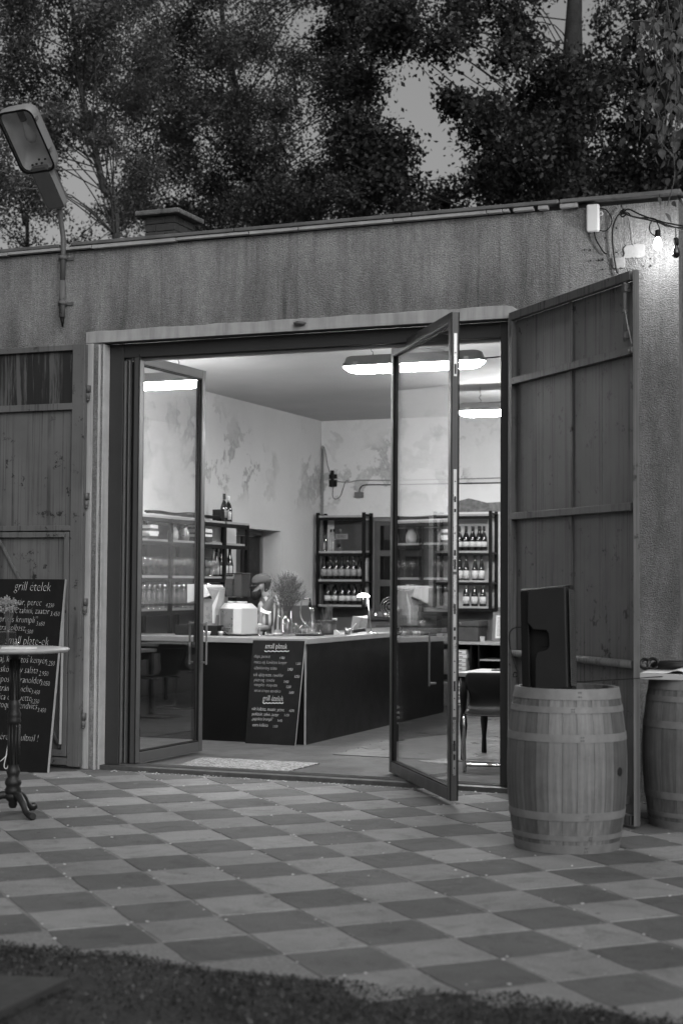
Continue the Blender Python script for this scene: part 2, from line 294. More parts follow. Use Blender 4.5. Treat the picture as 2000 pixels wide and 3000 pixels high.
# ================================================================== GROUND AND PAVING
MB().add([(-300, -300, -.06), (300, -300, -.06), (300, 300, -.06), (-300, 300, -.06)], [(0, 1, 2, 3)]).build('ground', MT['soil'], kind='structure')
FRONT = -5.47
paving = MB().box(-16, 6, FRONT, .02, -.055, -.004).build('paving', MT['sand'], kind='structure')
GX, GY, GR, T = -3.2151, -4.6153, .8038, .40
gc, gs = math.cos(GR), math.sin(GR)
def tile_mesh(k):
    r = random.Random(k); h = T/2-.0030; pts = []
    cs = [(-h, -h), (h, -h), (h, h), (-h, h)]
    for i in range(4):
        a, b = Vector(cs[i]), Vector(cs[(i+1) % 4])
        for j in range(4):
            p = a.lerp(b, j/4); q = p.normalized()*(r.uniform(-.008, .0015) if j else r.uniform(-.016, -.004)); pts.append(p+q)
    n = len(pts); m = MB()
    top = [(p.x*.990, p.y*.990, 0) for p in pts]; mid = [(p.x, p.y, -.0025) for p in pts]; low = [(p.x, p.y, -.04) for p in pts]
    m.add(top+mid+low, [tuple(range(n))]+[(i, i+n, (i+1) % n+n, (i+1) % n) for i in range(n)]+[(i+n, i+2*n, (i+1) % n+2*n, (i+1) % n+n) for i in range(n)])
    return m
variants = [tile_mesh(k) for k in range(7)]
vm = {}
for k in range(7):
    for c in 'ld':
        me = variants[k].mesh('paving_tile'); me.materials.append(MT['tile_'+c]); vm[k, c] = me
near, far = [], []
def topix(p):
    d = p-CAM; w = d.dot(FW); return 1000+FPX*d.dot(RT)/w, 1500-FPX*d.dot(UP)/w, w
for i in range(-40, 40):
    for j in range(-40, 40):
        u, v = i+.5, j+.5; x = GX+T*(gc*u+gs*v); y = GY+T*(gs*u-gc*v)
        if not (-15.5 < x < 5.5 and FRONT+.02 < y < .02): continue
        px, py, w = topix(Vector((x, y, 0)))
        (near if w > 3 and -160 < px < 2160 and py < 3080 else far).append((i, j, x, y))
near.sort(key=lambda t: t[3]); far += near[300:]; near = near[:300]
for i, j, x, y in near:
    r = random.Random(i*91+j*7); o = bpy.data.objects.new('paving_tile', vm[(i*5+j*3+r.randrange(7)) % 7, 'd' if (i+j) % 2 == 0 else 'l']); COL.objects.link(o); o.parent = paving
    o.location = (x, y, r.uniform(-.002, .001)); o.rotation_euler = (r.uniform(-.0015, .0015), r.uniform(-.0015, .0015), GR+r.choice((0, math.pi/2, math.pi))+r.uniform(-.004, .004))
for c in 'dl':
    m = MB()
    for i, j, x, y in far:
        if ((i+j) % 2 == 0) == (c == 'd'):
            h = T/2-.006; m.add([(x+gc*a-gs*b, y+gs*a+gc*b, -.002) for a, b in ((-h, -h), (h, -h), (h, h), (-h, h))], [(0, 1, 2, 3)])
    if m.f: m.build('paving_field', MT['tile_'+c], paving, kind='stuff')
def blob(m, p, r, rr, flat=.6):
    a = rr.uniform(0, 6.28); vs = [(p[0]+math.cos(a+k*1.257)*r*rr.uniform(.6, 1.2), p[1]+math.sin(a+k*1.257)*r*rr.uniform(.6, 1.2), p[2]+rr.uniform(-.2, .3)*r*flat) for k in range(5)]
    m.add(vs+[(p[0], p[1], p[2]+r*flat), (p[0], p[1], p[2]-r*flat)], [(k, (k+1) % 5, 5) for k in range(5)]+[((k+1) % 5, k, 6) for k in range(5)])
rr = random.Random(3); m = MB()      # pale crumbs and petals caught in the joints
for _ in range(2600):
    i = rr.randrange(-16, 14); j = rr.randrange(-22, 14); t = rr.random(); u, v = (i, j+t) if rr.random() < .62 else (i+t, j)
    u += rr.gauss(0, .025); v += rr.gauss(0, .025)
    if rr.random() < .12: u, v = u+rr.random(), v+rr.random()
    x = GX+T*(gc*u+gs*v); y = GY+T*(gs*u-gc*v)
    if FRONT+.05 < y < -.02 and -9 < x < 1: blob(m, (x, y, .001), rr.choice((.003, .004, .005, .008, .011)), rr, .45)
for _ in range(170):                 # sweepings along the door sill
    x = rr.uniform(-6.5, -3.2); blob(m, (x, rr.uniform(-.09, .02), .002), rr.choice((.004, .006, .011)), rr, .4)
m.build('fallen_crumbs', MT['crumb'], kind='stuff')
# foreground bed of short grass, soil and grit in front of the paving
def edge_y(x): return FRONT-.04+.035*math.sin(x*3.1)+.025*math.sin(x*7.7+1)+.012*math.sin(x*19)
nx, ny = 120, 26; vs = []; fs = []
for i in range(nx+1):
    x = -9+i*(13/nx)
    for j in range(ny+1):
        y = edge_y(x)+.05-j*j*.0085; vs.append((x, y, -.014+.018*min(1, j/6)+.010*math.sin(x*9+j)*math.cos(x*4.3-j*.7)))
for i in range(nx):
    for j in range(ny): a = i*(ny+1)+j; fs.append((a, a+1, a+ny+2, a+ny+1))
MB().add(vs, fs, True).build('planting_bed', MT['soil'], kind='structure')
rr = random.Random(5); m = MB()
def bedz(x, y): return .002+.010*min(1, max(0, (edge_y(x)-y)*7))
for _ in range(7000):                # short blades in loose tufts
    tx_, ty_ = rr.uniform(-5.2, .6), 0; ty_ = edge_y(tx_)+.03-abs(rr.gauss(0, .6)); dens = math.sin(tx_*5.1+ty_*3)+math.sin(ty_*9-tx_*2.3)
    if dens < rr.uniform(-1.2, 1.2): continue
    for _k in range(3):
        x = tx_+rr.gauss(0, .015); y = ty_+rr.gauss(0, .015); h = rr.uniform(.006, .018); a = rr.uniform(0, 6.28); w = rr.uniform(.002, .005); lx, ly = rr.gauss(0, .8)*h, rr.gauss(0, .8)*h; z = bedz(x, y)
        m.add([(x-math.cos(a)*w, y-math.sin(a)*w, z), (x+math.cos(a)*w, y+math.sin(a)*w, z), (x+lx*.5+math.cos(a)*w*.8, y+ly*.5, z+h*.6), (x+lx, y+ly, z+h)], [(0, 1, 2), (0, 2, 3)])
m.build('grass', MT['grass'], kind='stuff')
for mt, cnt, nm in (('litter_d', 12000, 'leaf_litter'), ('litter_m', 6500, 'leaf_litter')):
    m = MB()
    for _ in range(cnt):
        x = rr.uniform(-5.0, .5); y = edge_y(x)+.05-abs(rr.gauss(0, .6)); s = rr.uniform(.003, .009); a = rr.uniform(0, 6.28); c_, s_ = math.cos(a), math.sin(a); z = bedz(x, y)+rr.uniform(.001, .007); t1, t2 = rr.gauss(0, .5)*s, rr.gauss(0, .5)*s
        m.add([(x-c_*s, y-s_*s, z-t1), (x-s_*s*.5, y+c_*s*.5, z+t2), (x+c_*s, y+s_*s, z+t1), (x+s_*s*.5, y-c_*s*.5, z-t2)], [(0, 1, 2, 3)])
    m.build(nm, MT[mt], kind='stuff')
m = MB()
for _ in range(420):
    x = rr.uniform(-5.0, .5); y = edge_y(x)+.06-abs(rr.gauss(0, .6)); blob(m, (x, y, bedz(x, y)+.012), rr.choice((.003, .004, .006, .009)), rr, .4)
m.build('grit', MT['litter_m'], kind='stuff')
p = at(-260, 2850, Z=.04); q = at(205, 2868, Z=.04)
slab = thing('stone_slab', 'dark flat stone slab lying in the foreground grass at bottom left', 'slab', (q.x-.5, q.y-.25, 0))
MB().prism([(0, 0), ((q-p).length, 0), ((q-p).length-.12, -.5), (0, -.55)], (p.x, p.y, .0), (q-p).normalized(), Vector((-(q-p).y, (q-p).x, 0)).normalized(), (0, 0, .045)).build('slab_body', MT['slab'], slab, .008)

# ================================================================== BUILDING
B = thing('bar_building', 'low rendered flat roofed bar building with a wide gateway', 'building', (-5, 0, 0))
XL, YB, XR, ZC = -7.9, 7.75, -2.1, 3.68
OX0, OX1, OZ = -6.61, -3.14, 3.53
outline = [(-14, -.1), (OX0, -.1), (OX0, OZ), (OX1, OZ), (OX1, -.1), (-1.89, -.1), (-1.89, 4.30), (-14, 4.30)]
MB().prism(outline, (0, 0, 0), (1, 0, 0), (0, 0, 1), (0, .3, 0)).build('facade_wall', MT['stucco'], B)
MB().box(-1.99, -1.89, .3, 8.2, -.1, 4.30).build('side_wall', MT['stucco'], B)
MB().prism([(XL, .0), (OX0, 0), (OX0, OZ), (OX1, OZ), (OX1, 0), (XR, 0), (XR, ZC), (XL, ZC)], (0, .302, 0), (1, 0, 0), (0, 0, 1), (0, .02, 0)).build('inner_lining', MT['wall_in'], B)
MB().prism([(.322, 0), (5.2, 0), (5.2, 2.18), (6.46, 2.18), (6.46, 0), (YB, 0), (YB, ZC), (.322, ZC)], (XL-.34, 0, 0), (0, 1, 0), (0, 0, 1), (.34, 0, 0)).build('interior_left_wall', MT['wall_in'], B)
WX0, WX1, WZ0, WZ1 = -7.22, -6.40, 1.10, 2.40
m = MB(); m.box(XL-.3, WX0, YB, YB+.3, 0, ZC); m.box(WX1, XR+.1, YB, YB+.3, 0, ZC); m.box(WX0, WX1, YB, YB+.3, 0, WZ0); m.box(WX0, WX1, YB, YB+.3, WZ1, ZC); m.build('interior_back_wall', MT['wall_in'], B)
MB().box(XR, XR+.1, .322, YB, 0, ZC).build('interior_right_wall', MT['wall_in'], B)
MB().box(XL-.3, XR+.1, .322, YB+.3, ZC, ZC+.12).build('interior_ceiling', MT['ceil'], B)
MB().box(XL, XR, .34, .46, 3.52, ZC-.002).build('ceiling_beam', MT['ceil'], B)
MB().box(-14, -1.9, .02, 8.2, 4.301, 4.34).build('roof', MT['roof'], B)
# zinc roof edge in lengths, with a pale drip strip under it
xs = [-14, -11.9, -9.8, -7.72, -7.02]; 
for a, b in zip(xs, xs[1:]): MB().box(a+.006, b-.006, -.055, .12, 4.335, 4.362).build('roof_edge', MT['flash'], B, .004)
for a, b in zip([-6.9, -5.4, -3.9, -2.75], [-5.4, -3.9, -2.75, -1.86]): MB().box(a+.006, b-.006, -.06, .12, 4.338, 4.366).build('roof_edge', MT['flash'], B, .004)
rr = random.Random(8); x = -14
while x < -2.6:
    L = rr.uniform(.35, 1.5); gap = .006 if x < -3.2 else rr.uniform(.02, .10); L = L if x < -3.4 else rr.uniform(.04, .16)
    MB().box(x, x+L, -.05, -.0, 4.306+rr.uniform(-.004, .004), 4.333).build('drip_strip', MT['drip'], B, .003); x += L+gap
# chimney of big dark blocks under a thick slab
ch = MB().box(-6.505, -6.235, .505, .865, 4.33, 4.672).build('chimney', MT['mortar'], B)
for row in range(5):
    z = 4.342+row*.0655
    for a, b in (((0, .10), (.106, .286)) if row % 2 else ((0, .186), (.192, .286))): MB().box(-6.513+a, -6.513+b, .495, .56, z, z+.059).build('brick', MT['brick'], ch, .004)
    for a, b in (((0, .17), (.176, .30)) if row % 2 else ((0, .09), (.096, .276), (.282, .30))): MB().box(-6.29, -6.225, .5615+a, .5615+b, z, z+.059).build('brick', MT['brick'], ch, .004)
MB().box(-6.59, -6.165, .44, .93, 4.673, 4.718).build('slab', MT['capstone'], ch, .012)
# trim round the opening
def wavy_strip(x0, x1, z0, z1, n=60, seed=1):
    r = random.Random(seed); pts = [(x0+(x1-x0)*k/n, z0) for k in range(n+1)]
    top = [(x0+(x1-x0)*k/n, z1+r.uniform(-.0025, .0025)+.003*math.sin(k*.7)-(0.05*(max(0, k-n+2)/2)**2 if k > n-2 else 0)) for k in range(n, -1, -1)]
    return pts+top
MB().prism(wavy_strip(-6.775, -3.05, 3.515, 3.612), (0, -.016, 0), (1, 0, 0), (0, 0, 1), (0, .017, 0)).build('lintel_band', MT['trim'], B, .004)
MB().box(-6.772, -6.70, -.022, .0, 0, 3.512).build('jamb_strip', MT['trim'], B, .004)
MB().box(-6.697, -6.655, -.009, .0, 0, 3.512).build('jamb_strip', MT['stucco'], B, .004)
m = MB(); rr = random.Random(2); n = 50
prof = [(-.012+rr.uniform(-.004, .004)) for _ in range(n+1)]
m.prism([(0, -.012)]+[(.016+rr.uniform(-.003, .003), 3.5*k/n) for k in range(n+1)]+[(0, 3.5)], (-6.652, -.014, 0), (1, 0, 0), (0, 0, 1), (0, .014, 0))
m.box(-6.612, -6.603, -.008, .088, 0, 3.50); m.build('jamb_reveal', MT['reveal'], B)
MB().box(-3.148, -3.138, -.004, .088, 0, 3.512).build('jamb_reveal', MT['reveal'], B)
MB().box(OX0, OX1, -.004, .088, 3.512, 3.531).build('lintel_soffit', MT['frame'], B)
m = MB(); rr = random.Random(4)       # white filler patches and drill holes where things used to hang
def patch(cx, cz, w, h, seed):
    r = random.Random(seed); n = 26; P = []
    for k in range(n):
        a = 2*math.pi*k/n; c, s = math.cos(a), math.sin(a); q = 1/max(abs(c)/(w/2), abs(s)/(h/2)); q *= r.uniform(.86, 1.06); P.append((cx+c*q, cz+s*q))
    return P
for a, b, w, h in ((1858, 735, .155, .105), (1812, 770, .10, .085)):
    c = at(a, b, Y=0); MB().prism(patch(c.x, c.z, w, h, a), (0, -.014, 0), (1, 0, 0), (0, 0, 1), (0, .016, 0)).build('filler_patch', MT['patch'], B, .004)
for a, b in ((1712, 732), (1729, 732), (1730, 763), (1765, 760), (1754, 762), (1806, 668), (1807, 739), (1852, 753), (1865, 752), (1885, 779), (1905, 758), (1905, 778), (1773, 697), (1765, 789)):
    c = at(a, b, Y=0); m.cyl((c.x, -.012, c.z), (c.x, -.001, c.z), rr.choice((.005, .006, .008)), n=8)
m.build('drill_hole', MT['hole'], B, kind='stuff')
# little sensor on the lintel
c = at(878, 945, Y=-.03); MB().lathe([(.0, -.02), (.04, -.018), (.055, 0), (.03, .012), (0, .014)], c, 14, sy=.8).build('door_sensor', MT['lampdark'], B)

# ------------------------------------------------------------------ steel frame of the glazed doors
FR = thing('door_frame', 'dark steel frame lining the gateway around the glass doors', 'door frame', (-4.9, .14, 0))
MB().box(OX0+.006, -6.475, .09, .19, .035, 3.51).build('jamb', MT['frame'], FR, .004)
MB().box(-3.235, OX1-.010, .09, .19, .035, 3.51).build('jamb', MT['frame'], FR, .004)
MB().box(-6.474, -3.236, .095, .19, 3.395, 3.51).build('head', MT['frame'], FR, .004)
MB().box(-6.474, -3.236, .13, .20, 3.372, 3.394).build('head_track', MT['frame_grey'], FR, .003)
MB().box(OX0, OX1, .01, .21, -.02, .034).build('sill', MT['sill'], FR, .004)
m = MB(); [m.box(-6.474, -3.236, y, y+.008, .0345, .044) for y in (.10, .145, .19)]; m.build('sill_track', MT['frame_grey'], FR)
for k, (x0, x1, y0, y1, mt) in enumerate(((-6.472, -6.452, .10, .17, 'frame_grey'), (-6.448, -6.428, .12, .18, 'frame_black'), (-6.424, -6.414, .09, .17, 'frame_grey'), (-6.412, -6.392, .13, .18, 'frame_black'))):
    MB().box(x0, x1, y0, y1, .046, 3.37).build('folded_profile', MT[mt], FR, .003)

def glass_leaf(name, label, P0, P1, z0, z1, handle_t, near_first, edge_plates):
    """leaf from near/hinge point P0 to P1 (plan points); stiles, rails, pane, bar handles"""
    P0, P1 = Vector((P0[0], P0[1], 0)), Vector((P1[0], P1[1], 0)); u = (P1-P0).normalized(); L = (P1-P0).length; n = Vector((-u.y, u.x, 0)); th = .062; sw = .062
    t = thing(name, label, 'glass door', ((P0.x+P1.x)/2, (P0.y+P1.y)/2, z0))
    def prof(a, b, za, zb, nm):
        c = P0+u*((a+b)/2)+Vector((0, 0, (za+zb)/2)); hz = Vector((0, 0, (zb-za)/2))
        o = MB().obox(c, u*((b-a)/2), n*(th/2), hz).build(nm, MT['leaf_frame'], t, .004)
        return o
    prof(0, sw, z0, z1, 'stile'); prof(L-sw, L, z0, z1, 'stile'); prof(sw+.001, L-sw-.001, z1-.075, z1, 'top_rail'); prof(sw+.001, L-sw-.001, z0, z0+.085, 'bottom_rail')
    g = MB()                          # glazing beads both sides
    for s in (-1, 1):
        for a, b, za, zb in ((sw, sw+.012, z0+.085, z1-.075), (L-sw-.012, L-sw, z0+.085, z1-.075), (sw+.012, L-sw-.012, z0+.085, z0+.097), (sw+.012, L-sw-.012, z1-.087, z1-.075)):
            g.obox(P0+u*((a+b)/2)+n*(s*.019)+Vector((0, 0, (za+zb)/2)), u*((b-a)/2-.0005), n*.008, Vector((0, 0, (zb-za)/2-.0005)))
    g.build('glazing_bead', MT['frame_black'], t)
    MB().obox(P0+u*(L/2)+Vector((0, 0, (z0+z1)/2)), u*(L/2-sw+.004), n*.008, Vector((0, 0, (z1-z0)/2-.078))).build('pane', MT['glass'], t)
    for s in (-1, 1):
        h = MB(); c = P0+u*handle_t; 
        h.obox(c+n*(s*.085)+Vector((0, 0, 1.0)), u*.014, n*.004, Vector((0, 0, .19)))
        for zz in (.83, 1.17): h.obox(c+n*(s*.059)+Vector((0, 0, zz)), u*.010, n*.0245, Vector((0, 0, .008)))
        h.build('handle', MT['frame_grey'], t, .003)
    e = P0-u*.003 if near_first else P1+u*.003; uu = -u if near_first else u
    for za, zb in edge_plates:
        pl = MB().obox(e+Vector((0, 0, (za+zb)/2)), uu*.002, n*.011, Vector((0, 0, (zb-za)/2))).build('lock_plate', MT['alu'], t)
        k = MB(); zz = za+.05
        rr = random.Random(int(za*100))
        while zz < zb-.06:
            if rr.random() < .5: k.obox(e+uu*.003+Vector((0, 0, zz)), uu*.001, n*.007, Vector((0, 0, rr.choice((.012, .02, .035)))))
            else: k.cyl(e+uu*.002+Vector((0, 0, zz)), e+uu*.0045+Vector((0, 0, zz)), .005, n=8)
            zz += rr.uniform(.06, .16)
        k.build('keep_slot', MT['hole'], pl)
    k = MB()
    for s in (-1, 1): k.obox(e+n*(s*.026)+Vector((0, 0, (z0+z1)/2)), uu*.003, n*.003, Vector((0, 0, (z1-z0)/2-.002)))
    k.build('edge_seal', MT['frame_black'], t)
    return t
glass_leaf('glass_door', 'glass door leaf swung inward beside the left jamb of the gateway', (-6.352, .10), (-6.302, 1.20), .05, 3.42, 1.1-.04, True, ())
a = at(1150, 2262, Z=.045); b = at(1329, 2354, Z=.03)
glass_leaf('glass_door', 'glass door leaf turned crosswise through the gateway, lock edge facing out', (a.x, a.y), (b.x, b.y), .045, 3.43, (b-a).length-.33, False, ((2.98, 3.28), (1.62, 2.33), (.62, 1.60), (.22, .60)))

# ------------------------------------------------------------------ steel gates
def gate_right():
    ang = math.atan2(-1.27, 1.18); L = 1.732
    t = thing('steel_gate', 'dark weathered sheet steel gate leaf standing open behind the television barrel', 'gate', (-3.105, -.012, .02), ang); H = 3.53
    def bx(nm, x0, x1, y0, y1, z0, z1, m='gate_dark', bv=.003): return MB().box(x0, x1, y0, y1, z0, z1).build(nm, MT[m], t, bv, True)
    rows = [.06, 1.0, 2.012, 3.01, 3.47]; cols = [.045, .865, 1.69]
    for i in range(4):
        for j in range(2):
            for k in range(2 if j == 0 else 2):
                a = cols[j]+(cols[j+1]-cols[j])*k/2; b = cols[j]+(cols[j+1]-cols[j])*(k+1)/2
                bx('sheet_panel', a+.0015, b-.0015, 0.0, .006, rows[i], rows[i+1])
    bx('hinge_stile', 0, .045, -.04, .004, 0, H); bx('lock_stile', 1.69, L-.006, -.012, .004, 0, H)
    MB().box(L-.005, L, -.042, .004, 0, H).build('edge_bar', MT['gate'], t, .001, True)
    bx('top_bar', .046, 1.689, -.042, -.001, H-.06, H); bx('bottom_bar', .046, 1.689, -.042, -.001, 0, .06)
    for z in (2.99, 1.99): bx('cross_bar', .046, 1.689, -.042, -.001, z, z+.05)
    for a, b in ((.061, .985), (1.05, 1.989), (2.041, 2.989), (3.041, 3.469)): bx('middle_rib', .845, .89, -.012, -.001, a, b)
    MB().cyl((.046, -.022, 1.012), (1.70, -.022, 1.012), .027, n=14).build('pipe_rail', MT['gate_dark'], t, 0, True)
    m = MB(); m.lathe([(.018, -.04), (.027, -.04), (.027, .03), (.018, .03), (.018, -.04)], (0, 0, 0), 14)
    m.v = [(1.712+z*.5, -.026+x, 3.015+y) for x, y, z in m.v]; m.build('pipe_socket', MT['gate_dark'], t, 0, True)
    m = MB(); m.tube([(1.648, -.05, 3.46), (1.648, -.05, 3.08)], .011, 8); m.box(1.63, 1.666, -.062, -.013, 3.40, 3.45); m.box(1.634, 1.662, -.062, -.013, 3.10, 3.14); m.cyl((1.648, -.05, 3.28), (1.648, -.05, 3.26), .018, n=8); m.build('top_bolt', MT['gate'], t, 0, True)
    m = MB(); m.tube([(1.54, -.055, .52), (1.58, -.055, .54), (1.61, -.055, .51), (1.615, -.055, .4), (1.62, -.055, .0)], .012, 8); m.box(1.60, 1.64, -.07, -.013, .13, .17); m.build('ground_bolt', MT['gate'], t, 0, True)
    m = MB(); m.tube([(1.66, -.055, 3.28), (1.69, -.06, 3.2), (1.745, -.06, 3.05)], .003, 5); m.build('wire_tie', MT['drip'], t, 0, True)
    return t
gate_right()
def gate_left():
    t = thing('steel_gate', 'steel gate leaf folded flat to the wall, with small wicket door and rusty top panel', 'gate', (-7.6, -.06, .02))
    x0, x1 = -8.52, -6.742
    def bx(nm, a, b, ya, yb, za, zb, m='gate', par=None, bv=.003): return MB().box(a, b, ya, yb, za, zb).build(nm, MT[m], par or t, bv)
    bx('stile', x1-.115, x1, -.085, -.03, .02, 3.50); bx('stile', x0, x0+.06, -.085, -.03, .02, 3.50)
    bx('top_bar', x0+.061, x1-.116, -.085, -.03, 3.455, 3.50); bx('cross_bar', x0+.061, x1-.116, -.085, -.03, 2.96, 3.015); bx('cross_bar', x0+.061, x1-.116, -.085, -.03, 1.955, 1.998); bx('bottom_bar', x0+.061, x1-.116, -.082, -.03, .03, .09)
    n = 4
    for k in range(n):
        a = x0+.061+(x1-.116-x0-.061)*k/n; b = x0+.061+(x1-.116-x0-.061)*(k+1)/n
        bx('sheet_panel', a+.001, b-.001, -.052+.001*(k % 2), -.045, 3.016, 3.454, 'rustpanel', None, 0); bx('sheet_panel', a+.001, b-.001, -.05+.002*(k % 2), -.044, 1.999, 2.959, 'gate', None, 0)
    w = bx('wicket_door', -7.75, -6.885, -.055, -.048, .14, 1.905)
    for nm, a, b, za, zb in (('wicket_stile', -6.912, -6.865, .10, 1.945), ('wicket_stile', -7.80, -7.755, .10, 1.945), ('wicket_rail', -7.754, -6.913, 1.90, 1.945), ('wicket_rail', -7.754, -6.913, .10, .15), ('wicket_rail', -7.754, -6.913, .965, 1.02)): bx(nm, a, b, -.088, -.056, za, zb, 'gate', w)
    for p, q in (((-7.56, 1.89), (-7.02, 1.03)), ((-7.4, .955), (-6.93, .17)), ((-7.1, 1.25), (-6.93, 1.03))):
        MB().bar((p[0], -.07, p[1]), (q[0], -.07, q[1]), .022, .022, (0, 1, 0)).build('diagonal_brace', MT['gate'], w, .002)
    for z in (3.10, 2.208, 1.336, .399):
        m = MB(); m.cyl((-6.728, -.045, z-.055), (-6.728, -.045, z-.005), .017, n=12); m.cyl((-6.728, -.045, z+.005), (-6.728, -.045, z+.06), .014, n=12); m.cyl((-6.728, -.045, z-.07), (-6.728, -.045, z-.055), .010, .017, n=12); m.box(-6.745, -6.712, -.04, -.024, z+.005, z+.06); m.build('hinge', MT['gate'], t)
gate_left()
# ================================================================== THINGS OUTSIDE
# ------------------------------------------------------------------ street lamp on the wall
def street_lamp():
    J = at(170, 602, Y=-.15); t = thing('street_lamp', 'old unlit street lamp with open glass bowl on a bent wall pole', 'street lamp', (J.x, -.05, 3.7))
    b = at(182, 915, Y=-.06); x = b.x
    pts = [(x, -.06, 3.74), (x, -.06, 4.05)]; MB().tube(pts, .026, 12).build('pole_sleeve', MT['gate'], t)
    m = MB(); m.tube([(x, -.06, 4.04), (x+.005, -.065, 4.30), (x+.005, -.07, 4.42), (x-.002, -.09, 4.52), (J.x+.01, -.13, 4.62), (J.x, -.20, J.z+.06)], [.022, .022, .022, .022, .021, .021], 12); m.build('pole', MT['lampdark'], t)
    for z in (3.86, 4.24):
        m = MB(); m.box(x-.075, x+.075, -.012, .004, z-.012, z+.012); m.lathe([(.03, -.015), (.036, -.015), (.036, .015), (.03, .015)], (x, -.06, z), 12); m.build('wall_bracket', MT['gate'], t)
    m = MB(); m.cyl((x, -.06, 3.74), (x+.004, -.055, 3.66), .02, .006, n=8); m.build('cable_end', MT['cable'], t)
    A = Vector((-.02, -.70, .714)).normalized(); N = Vector((.05, -.72, -.69)); N = (N-A*N.dot(A)).normalized(); W = A.cross(N).normalized()
    if W.x < 0: W = -W
    O = Vector((J.x, -.15, J.z))
    P = lambda a, w, n: O+A*a+W*w+N*n
    def rr_outline(w, a0, a1, rad, taper=0):
        out = []
        for cx, ca, s in ((w-rad, a0+rad, -90), (w-rad, a1-rad, 0), (-w+rad, a1-rad, 90), (-w+rad, a0+rad, 180)):
            for k in range(6): ang = R(s+18*k); out.append((cx+rad*math.cos(ang), ca+rad*math.sin(ang)))
        return out
    # gear box
    m = MB(); o = rr_outline(.078, 0.0, .38, .03); n = len(o)
    m.add([P(a, w, .045) for w, a in o]+[P(a*.97+.01, w*.86, -.09) for w, a in o], [tuple(range(n)), tuple(range(2*n-1, n-1, -1))]+[(i, i+n, (i+1) % n+n, (i+1) % n) for i in range(n)]); m.build('gear_box', MT['lampdark'], t, .004)
    m = MB(); m.add([P(a, w, .0449) for w, a in rr_outline(.084, -.004, .384, .03)]+[P(a, w, -.03) for w, a in rr_outline(.086, -.004, .384, .03)], [(i, i+24, (i+1) % 24+24, (i+1) % 24) for i in range(24)]); m.build('gear_skirt', MT['lampgrey'], t)
    # head: shell of stacked outlines, dark gasket, reflector inside, clear bowl
    a0, a1 = .34, .90; rings = [(.162, a0, a1, .07, .045), (.169, a0-.004, a1+.004, .075, .03), (.169, a0-.004, a1+.004, .075, -.02), (.155, a0+.01, a1-.01, .075, -.075), (.11, a0+.08, a1-.07, .07, -.12)]
    m = MB(); V_ = []
    for w, p, q, r, nn in rings: V_ += [P(a, x_, nn) for x_, a in rr_outline(w, p, q, r)]
    F_ = [(i+24*k, i+24*(k+1), (i+1) % 24+24*(k+1), (i+1) % 24+24*k) for k in range(4) for i in range(24)]; m.add(V_, F_, True); m.add([P(a, x_, -.12) for x_, a in rr_outline(.11, a0+.08, a1-.07, .07)], [tuple(range(23, -1, -1))]); m.build('head_shell', MT['lampgrey'], t)
    m = MB(); m.add([P(a, x_, .046) for x_, a in rr_outline(.163, a0, a1, .07)]+[P(a, x_, .046) for x_, a in rr_outline(.146, a0+.018, a1-.018, .058)]+[P(a, x_, .02) for x_, a in rr_outline(.141, a0+.022, a1-.022, .056)], [(i, i+24, (i+1) % 24+24, (i+1) % 24) for i in range(24)]+[(i+24, i+48, (i+1) % 24+48, (i+1) % 24+24) for i in range(24)]); m.build('gasket', MT['frame_black'], t)
    m = MB(); V_ = []; levels = [(.141, a0+.022, a1-.022, .056, .02), (.13, a0+.075, a1-.03, .055, -.04), (.10, a0+.13, a1-.06, .05, -.075), (.05, a0+.2, a1-.12, .03, -.095)]
    for w, p, q, r, nn in levels: V_ += [P(a, x_, nn) for x_, a in rr_outline(w, p, q, r)]
    m.add(V_, [(i+24*k, (i+1) % 24+24*k, (i+1) % 24+24*(k+1), i+24*(k+1)) for k in range(3) for i in range(24)], True); m.add(V_[72:], [tuple(range(24))]); m.build('reflector', MT['reflector'], t)
    m = MB(); prof = [(.0, .0), (.02, .0), (.022, .05), (.03, .09), (.046, .15), (.044, .19), (.02, .225), (0, .23)]; m.lathe(prof, (0, 0, 0), 14); m.v = [tuple(P(a1-.10-z, .012+x, -.035+y)) for x, y, z in m.v]; m.build('lamp_bulb', MT['frost'], t)
    m = MB(); m.cyl(P(a1-.02, .012, -.035), P(a1-.13, .012, -.035), .028, n=12); m.build('lamp_socket', MT['lampdark'], t)
    m = MB()
    for w, a in ((-.02, .02), (.03, .02), (.02, .055), (-.06, .015), (.075, .05)): m.cyl(P(a0+.04+a, w, .0), P(a0+.045+a, w, .012), .009, n=8)
    m.build('vent_hole', MT['hole'], t)
    m = MB(); m.add([P(a, x_, .043) for x_, a in rr_outline(.150, a0+.016, a1-.016, .058)]+[P(a, x_, .047) for x_, a in rr_outline(.148, a0+.018, a1-.018, .057)], [tuple(range(24)), tuple(range(47, 23, -1))]); m.build('glass_cover', MT['clear'], t)
    for a in (.52, .80): MB().obox(P(a, .173, .03), W*.006, A*.012, N*.022).build('clip', MT['steel'], t)
street_lamp()
